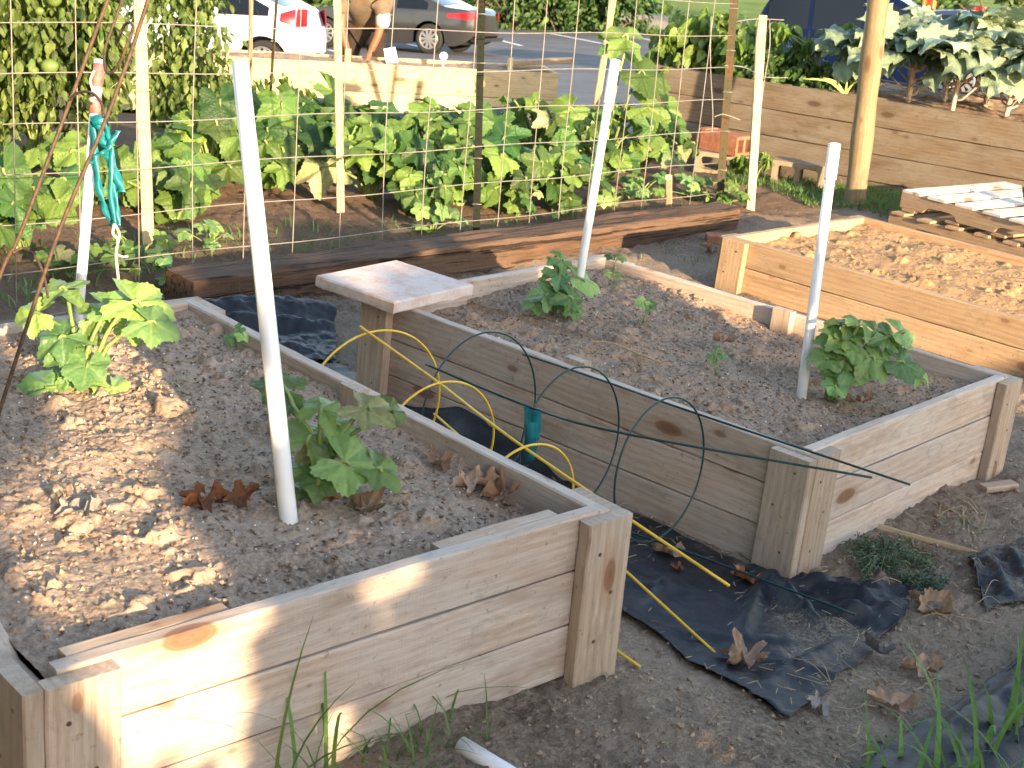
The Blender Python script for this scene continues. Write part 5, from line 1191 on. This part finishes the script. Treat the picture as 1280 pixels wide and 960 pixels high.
    for (xa,xb,mt) in screens:
        X_=np.linspace(xa,xb,12);V=[]
        for k_ in range(9):
            t=k_/8*2-1;V.append(np.column_stack([X_,t*(yf(X_,ztf(X_))-.07),ztf(X_)+.042-.035*t*t]))
        m=MB();m.add(np.concatenate(V),gridF(12,9));m.build('windscreen' if xa>wb*.4 else 'rear_window',mt,b,True)
    # door seams and handles
    for xd in hx or ():
        sidepatch((xd-.006,xd+.006),lambda x:np.full_like(x,.3),lambda x:np.full_like(x,belt+.01),M['trim'],'door_seam',.003,n=2)
        for s in (1,-1):
            z=belt-.13;y=s*(yf(np.array([xd]),np.array([z]))[0]+.02);m=MB();m.box((xd+.06,min(y,y-s*.03),z-.015),(xd+.27,max(y,y-s*.03),z+.015));m.build('door_handle',M['chrome'] if paintm!=M.get('p_van') else M['trim'],b)
    if tail:
        za,zb_,xl=tail
        for s in (1,-1):
            X_=np.linspace(x0+.005,x0+xl,10);V=[]
            for j in range(4):
                z=za+(zb_-za)*j/3*(1-.55*(X_-x0)/xl)+.5*(zb_-za)*.55*(X_-x0)/xl;V.append(np.column_stack([X_,s*(yf(X_,z)+.012),z]))
            V4=[]
            for j in range(4):
                z=za+(zb_-za)*j/3
                for q in range(5):
                    t=(1-q/4*.42);V4.append((x0-.012-.12*(1-t*t),s*t*yf(x0,z),z))
            m=MB();m.add(np.concatenate(V),gridF(10,4));m.add(V4,gridF(5,4));m.build('tail_light',M['lampred'],b,True)
        m=MB();m.box((x0-.15,-W/2*.72,.32),(x0+.1,W/2*.72,.4));m.build('bumper',M['trim'],b)
    for s in (1,-1):
        x=x1-.12;y=yf(x,.66);m=MB();m.lathe([(0,-.05),(.09,-.03),(.11,0),(.08,.03),(0,.05)],14,axis=0);o=m.build('headlight',M['chrome'],b,True);o.location=(x,s*(y-.12),.66)
        if hx:
            m=MB();m.lathe([(0,-.07),(.075,-.05),(.09,0),(.07,.05),(0,.06)],12,axis=0);o=m.build('mirror',paintm,b,True);xm=screens[0][0]-.15;o.location=(xm,s*(W/2+.08),belt+.08)
    r_=wheel_r
    for xx in (0,wb):
        for s in (1,-1):
            e=bpy.data.objects.new('wheel',None);COL.objects.link(e);e.parent=b;e.location=(xx,s*(W/2-.11),r_);e.rotation_euler=(0,0,0 if s>0 else math.pi);e.empty_display_size=.1
            m=MB();m.lathe([(r_*.66,-.1),(r_*.9,-.105),(r_*.985,-.085),(r_,-.05),(r_,.05),(r_*.985,.085),(r_*.9,.105),(r_*.66,.1),(r_*.63,.06)],40,axis=1);m.build('tyre',M['rubber'],e,True)
            m=MB();m.lathe([(r_*.7,.09),(r_*.66,.102),(r_*.6,.085),(r_*.58,.02),(.0,.02)],40,axis=1);m.build('rim',M['trim'],e,True)
            m=MB();m.lathe([(r_*.695,.1),(r_*.66,.108),(r_*.6,.098)],40,axis=1)
            for q in range(10):
                th=q*math.pi/5;u=np.array([math.cos(th),0,math.sin(th)]);v_=np.array([-math.sin(th),0,math.cos(th)])
                V=[];
                for rr,hw in ((r_*.08,.022),(r_*.63,.032)):
                    for sy in (.06,.1): V+=[u*rr+v_*hw+[0,sy,0],u*rr-v_*hw+[0,sy,0]]
                m.add(V,[(0,1,5,4),(2,6,7,3),(0,4,6,2),(1,3,7,5),(4,5,7,6)])
            m.lathe([(r_*.16,.06),(r_*.15,.108),(0,.112)],14,axis=1);m.build('spokes',M['alloy'],e)
    return b
def gpt(u,dep,v_=60):
    p=CAM+ray(u,v_)*dep;p[2]=gz(p[0],p[1]);return p
M['p_silver']=paint('silver_white_paint',(.72,.73,.76),.35,.25);M['p_grey']=paint('graphite_paint',(.035,.035,.037),.2,.3);M['p_van']=plain('dark_blue_paint',(.003,.007,.028),.15,.15,.0);M['p_blue2']=paint('navy_paint',(.02,.03,.07),.3,.2)
sedan=[(-.95,.72),(-.9,.95),(-.78,1.04),(-.2,1.09),(.55,1.40),(1.2,1.46),(1.8,1.42),(2.75,.98),(3.3,.9),(3.65,.75),(3.75,.55)]
car('silver-white car parked nearest, its rear wheel above the yellow bed',gpt(354,24.3),-RH*.97+FH*.2,[(-.5,.6),(-.47,.95),(-.38,1.14),(-.22,1.18),(.3,1.42),(.9,1.5),(1.6,1.46),(2.5,1.0),(3.1,.92),(3.45,.75),(3.5,.55)],4.25,1.78,2.6,M['p_silver'],belt=.98,wins=((-.1,.75,.09),(.82,2.1,.09)),tail=(.86,1.14,.22),rear_over=.5,screens=((1.75,2.45,M['glass_sky']),(-.3,.25,M['glass'])),hx=(.7,),wheel_r=.32)
car('graphite grey sedan parked farther away facing left, behind the man',gpt(556,35.5),-RH*.93+FH*.36,[(a-.15,b2) for a,b2 in sedan],4.85,1.84,2.78,M['p_grey'],belt=.98,wins=((.05,.85,.09),(.92,2.1,.09)),tail=(.8,.99,.62),rear_over=1.08,screens=((1.7,2.55,M['glass']),(-.3,.35,M['glass'])),hx=(.9,1.85),wheel_r=.345)
car('dark navy minivan facing right beyond the planter',gpt(1005,27.5,80),RH*.94-FH*.34,[(-.85,.7),(-.8,1.15),(-.5,1.7),(-.2,1.78),(1.35,1.76),(1.75,1.66),(2.75,1.06),(3.6,.95),(4.2,.8),(4.25,.55)],5.1,1.95,2.95,M['p_van'],roofw=.16,belt=1.05,wins=((-.55,.2,.1),(.28,1.15,.1),(1.25,2.2,.12)),rear_over=.85,screens=((1.7,2.7,M['glass_sky']),),hx=(.24,1.2),wheel_r=.33,cat='van',name='minivan')
car('second dark blue car mostly hidden behind the minivan windscreen and kale',gpt(1120,35,60),RH*.95-FH*.25,[(a,b2) for a,b2 in sedan],4.7,1.8,2.7,M['p_blue2'],belt=.95,wins=((0.1,.85,.09),(.92,2.1,.09)),tail=(.8,.98,.5),rear_over=.95,screens=((1.85,2.7,M['glass_sky']),(-.2,.5,M['glass'])),hx=(.9,),wheel_r=.32)
# ------------------------------------------------------------------ the bending man
def skinned(name,joints,edges,mat,parent,sub=2,root=0):
    """joints: (x,y,z,r)"""
    me=bpy.data.meshes.new(name);me.from_pydata([j[:3] for j in joints],edges,[]);o=bpy.data.objects.new(name,me);COL.objects.link(o)
    o.parent=parent
    s=o.modifiers.new('skin','SKIN');s.use_smooth_shade=True
    if not me.skin_vertices: me.skin_vertices.new() if hasattr(me.skin_vertices,'new') else None
    for i,j in enumerate(joints):
        r=j[3];me.skin_vertices[0].data[i].radius=(r,r) if not isinstance(r,tuple) else r
        me.skin_vertices[0].data[i].use_root=(i==root)
    q=o.modifiers.new('sub','SUBSURF');q.levels=sub;q.render_levels=sub
    me.materials.append(mat);return o
skin=plain('tanned_skin',(.21,.09,.05),.5,.3,col2=(.17,.07,.04),vs=12.);shirt=plain('taupe_shirt',(.14,.11,.08),.85,.15,col2=(.11,.085,.06),vs=14.);sleeve=plain('pale_sleeve',(.4,.38,.35),.85,.15);trous=plain('brown_trousers',(.032,.024,.02),.85,.15,col2=(.024,.018,.014),vs=9.);hairm=plain('dark_hair',(.03,.02,.015),.7,.3);shoe=plain('dark_shoes',(.04,.035,.03),.7,.3)
pp=onD(466,.82);pp[2]=gz(pp[0],pp[1])+.03
man=thing('person','man in taupe shirt and brown trousers bending over the yellow bed, hands on its soil','person',M=frame(pp,RH,-FH,(0,0,1)))
J=[(0,-.12,.9,.13),(0,.03,1.03,.125),(0,.18,1.17,.14),(0,.29,1.25,.07),(0,.36,1.3,.06),(0,.42,1.33,.085),(0,.45,1.38,.095)];Ed=[(0,1),(1,2),(2,3),(3,4),(4,5),(5,6)]
for s in (-1,1):
    k0=len(J);J+=[(s*.19,.23,1.17,.062),(s*.185,.3,.88,.043),(s*.09,.35,.62,.03),(s*.06,.36,.555,.03),(s*.05,.37,.515,.027)];Ed+=[(2,k0),(k0,k0+1),(k0+1,k0+2),(k0+2,k0+3),(k0+3,k0+4)]
    for q,(dx,ln) in enumerate(((-.024,.075),(-.008,.085),(.008,.08),(.022,.062))):
        k1=len(J);J+=[(s*(.05+dx),.375,.50,.0095),(s*(.045+dx),.395,.50-ln*.5,.009),(s*(.035+dx),.385,.50-ln,.0075)];Ed+=[(k0+4,k1),(k1,k1+1),(k1+1,k1+2)]
    k1=len(J);J+=[(s*.035,.39,.54,.011),(s*.018,.41,.51,.009)];Ed+=[(k0+3,k1),(k1,k1+1)]
    h0=len(J);J+=[(s*.1,-.12,.86,.085),(s*.15,-.03,.48,.06),(s*.16,-.14,.1,.04),(s*.17,-.05,.04,.04),(s*.175,.05,.03,.033)];Ed+=[(0,h0),(h0,h0+1),(h0+1,h0+2),(h0+2,h0+3),(h0+3,h0+4)]
skinned('body',J,Ed,skin,man)
skinned('shirt',[(0,-.13,.93,.155),(0,.03,1.05,.16),(0,.17,1.17,.17),(0,.26,1.235,.09),(-.2,.235,1.165,.085),(-.2,.285,1.0,.075),(.2,.235,1.165,.085),(.2,.285,1.0,.075)],[(0,1),(1,2),(2,3),(2,4),(4,5),(2,6),(6,7)],shirt,man)
skinned('sleeve',[(.205,.26,1.1,.082),(.21,.27,1.0,.085),(.212,.285,.9,.078)],[(0,1),(1,2)],sleeve,man,1)  # only the right sleeve gets this paler colour
JT=[(0,-.13,.9,.155)];ET=[]
for s in (-1,1):
    k0=len(JT);JT+=[(s*.105,-.12,.82,.115),(s*.15,-.02,.48,.09),(s*.16,-.13,.12,.085)];ET+=[(0,k0),(k0,k0+1),(k0+1,k0+2)]
skinned('trousers',JT,ET,trous,man)
skinned('hair',[(0,.38,1.4,.085),(0,.45,1.44,.085),(0,.5,1.42,.06)],[(0,1),(1,2)],hairm,man)
for s in (-1,1): skinned('shoe',[(s*.16,-.16,.05,.055),(s*.17,-.03,.04,.055),(s*.178,.08,.03,.045)],[(0,1),(1,2)],shoe,man,1)
for s in (-1,1):
    m=MB();m.lathe([(.011*math.sin(math.pi*j/8),-.011*math.cos(math.pi*j/8)) for j in range(9)],10);o=m.build('eye',M['label_white'],man,True);o.location=(s*.033,.535,1.355)
m=MB();m.add([(0,.56,1.335),(-.016,.53,1.325),(.016,.53,1.325),(0,.535,1.37)],[(0,1,3),(0,3,2),(0,2,1)]);m.build('nose',skin,man,True)
# hand trowel-like bright tool in his hands
m=MB();m.tube([pp+RH*.02-FH*.4+[0,0,.5],pp+RH*.1-FH*.45+[0,0,.44]],.012,8);m.tube(curve([pp+RH*.1-FH*.45+[0,0,.44],pp+RH*.16-FH*.48+[0,0,.41],pp+RH*.21-FH*.5+[0,0,.38]],6),[.008,.03,.03,.028,.02,.004],8)
tag(m.build('garden_trowel',M['alloy'],None,True),'small metal trowel held by the bending man','trowel')
# ------------------------------------------------------------------ the tree behind the photographer that shades the front beds
YO=-6.6
def sunproj(P):
    P=np.asarray(P,float);t=(YO-P[...,1])/SUN[1];return np.stack([P[...,0]+SUN[0]*t,P[...,2]+SUN[2]*t],-1)
def gapz(pix,z): return sunproj(np.array([atz(u,v_,z) for u,v_ in pix]))
def gapy(pix,y):  # on a vertical plane y = const (the bed fronts)
    o=[]
    for u,v_ in pix:
        d=ray(u,v_);o.append(CAM+d*((y-CAM[1])/d[1]))
    return sunproj(np.array(o))
GAPS=[gapz([(0,640),(20,590),(60,560),(110,518),(172,505),(200,560),(225,668),(205,718),(120,748),(55,745),(20,700),(0,690)],.385),
 gapy([(96,850),(152,822),(322,762),(318,800),(308,895),(300,975),(140,975),(132,915)],-.02),
 gapy([(432,735),(470,708),(540,700),(538,735),(500,750),(450,742)],-.02),gapy([(470,770),(500,762),(503,785),(475,790)],-.02),gapy([(398,900),(415,835),(435,845),(425,890)],-.02),gapy([(405,955),(412,905),(438,905),(432,955)],-.02)]
# the plant and pipe at the back of the near bed catch the sun
pl=np.array([[.62,1.2,.36],[.95,1.2,.36],[1.0,1.5,.75],[.95,1.75,1.0],[.75,1.75,1.0],[.6,1.35,.75]]);GAPS.append(sunproj(pl))
GAPS.append(sunproj(np.array([[.86,1.75,.3],[1.05,1.75,.3],[1.1,1.8,1.6],[.86,1.8,1.6]])))
GAPS.append(sunproj(np.array([[-.1,1.88,.3],[.45,1.88,.3],[.45,1.88,.48],[-.1,1.88,.48]])))
# railroad tie and the back corner of the middle bed
GAPS.append(sunproj(np.array([[3.95,3.3,-.3],[6.5,3.3,-.3],[6.5,3.3,.3],[3.95,3.3,.3]])))
def inpoly(poly,X,Y):
    c=np.zeros(len(X),bool);n=len(poly)
    for i in range(n):
        x1,y1=poly[i];x2,y2=poly[i-1];s=((y1>Y)!=(y2>Y))
        with np.errstate(divide='ignore',invalid='ignore'): c^=s&(X<(x2-x1)*(Y-y1)/(y2-y1+1e-12)+x1)
    return c
def pdist(poly,X,Y):
    d=np.full(len(X),9.);n=len(poly)
    for i in range(n):
        dd,_=seg_dist(X,Y,poly[i-1],poly[i]);d=np.minimum(d,dd)
    return d
def shade_tree(label,trunk,xr,ztop,n,seed,size=.14,dens=None):
    r=np.random.default_rng(seed);b=thing('tree',label,'tree',(trunk[0],trunk[1],-.1))
    P=np.column_stack([r.uniform(*xr,n),YO+r.uniform(-.7,.7,n),r.uniform(.0,3.2,n)])
    uv=sunproj(P);tz=ztop(uv[:,0])+.35*fbm(uv[:,0]*1.,uv[:,1],2.2,3,seed)
    ok=(uv[:,1]<tz)
    for gi,g in enumerate(GAPS):
        ok&=~(inpoly(g,uv[:,0],uv[:,1])|(pdist(g,uv[:,0],uv[:,1])<size*(.2 if gi in (2,3,4,5) else .36)))
    # small random openings that make the dapples
    hol=fbm(uv[:,0],uv[:,1],5.5,3,seed+3)
    thr=np.where((uv[:,0]>.9),.33,.47);ok&=hol<thr
    P=P[ok]
    q=np.column_stack([r.uniform(.95,1.6,420),r.uniform(1.3,1.98,420)]);t_=-r.uniform(-.6,.6,420);q3=np.column_stack([q[:,0],np.full(420,YO),q[:,1]])+SUN*(t_/SUN[1])[:,None]
    if seed==902:P=np.concatenate([P,q3[:int(len(q3)*.8)]])
    m=len(P);loc=P-np.array([trunk[0],trunk[1],-.1])
    N=unit(SUN*1.+r.normal(0,.45,(m,3)));A=unit(np.cross(N,r.normal(size=(m,3))));B=np.cross(N,A)
    mb=MB();mb.inst(SL2[0]-[.5,0,0],SL2[1],np.stack([A,B,N],-1),loc,size*r.uniform(.7,1.25,m),r.random((m,3)),SL2[2]);mb.build('crown',M['hedge'],b)
    mb=MB();mb.tube(curve([(0,0,-.2),(.03,0,.3),(0,.02,.8)],8),np.linspace(.08,.05,8),10)
    for i in range(7):
        q=loc[r.integers(m)];mb.tube(curve([(0,0,.3+.06*i),q*.5+[0,0,.2],q],8),np.linspace(.03,.006,8),6)
    mb.build('trunk',M['bark_stem'],b,True)
    return b
shade_tree('leafy tree behind the photographer that shades the near bed',(-1.3,YO-.1),(-2.9,.5),lambda x:2.42+0*x,17000,901)
shade_tree('leafy tree behind the photographer that shades the middle bed',(1.6,YO-.1),(.5,4.2),lambda x:np.interp(x,[.5,1.6,2.7,2.95],[2.42,2.4,2.3,1.55]),15000,902)
# tree-shaped screens added out of view at left, blocking sky light from left-facing sides
def sky_screen_tree(label,loc,blobs,n,seed,size=.34):
    b=leaf_bush('tree',label,'tree',loc,blobs,n,size,'hedge',seed,None,8,.2,'bark_stem',gap=.6,shell=.35,tpl=SL2,stem_r=.05,part='crown')
    m=MB();m.tube(curve([(0,0,-.3),(.05,.03,1.),(0,.05,2.4),(.1,0,3.6)],10),np.linspace(.2,.08,10),12);m.build('trunk',M['bark_stem'],b,True)
sky_screen_tree('added leafy sky screen left of the beds, nearer the path',(-4.0,-1.2,0),[((0,0,1.5),(.9,2.8,1.5)),((0,.3,4.),(1.,2.8,1.8)),((-.3,.3,6.2),(1.,2.6,1.6)),((-.2,.3,8.6),(1.1,2.8,1.8))],9000,951)
sky_screen_tree('added leafy sky screen left of the beds, farther along the fence',(-4.1,4.0,0),[((0,0,1.5),(.9,3.2,1.5)),((0,0,4.),(1.,3.2,1.8)),((-.3,0,6.2),(1.,3.,1.6)),((-.2,0,8.6),(1.1,3.,1.8))],9500,952)
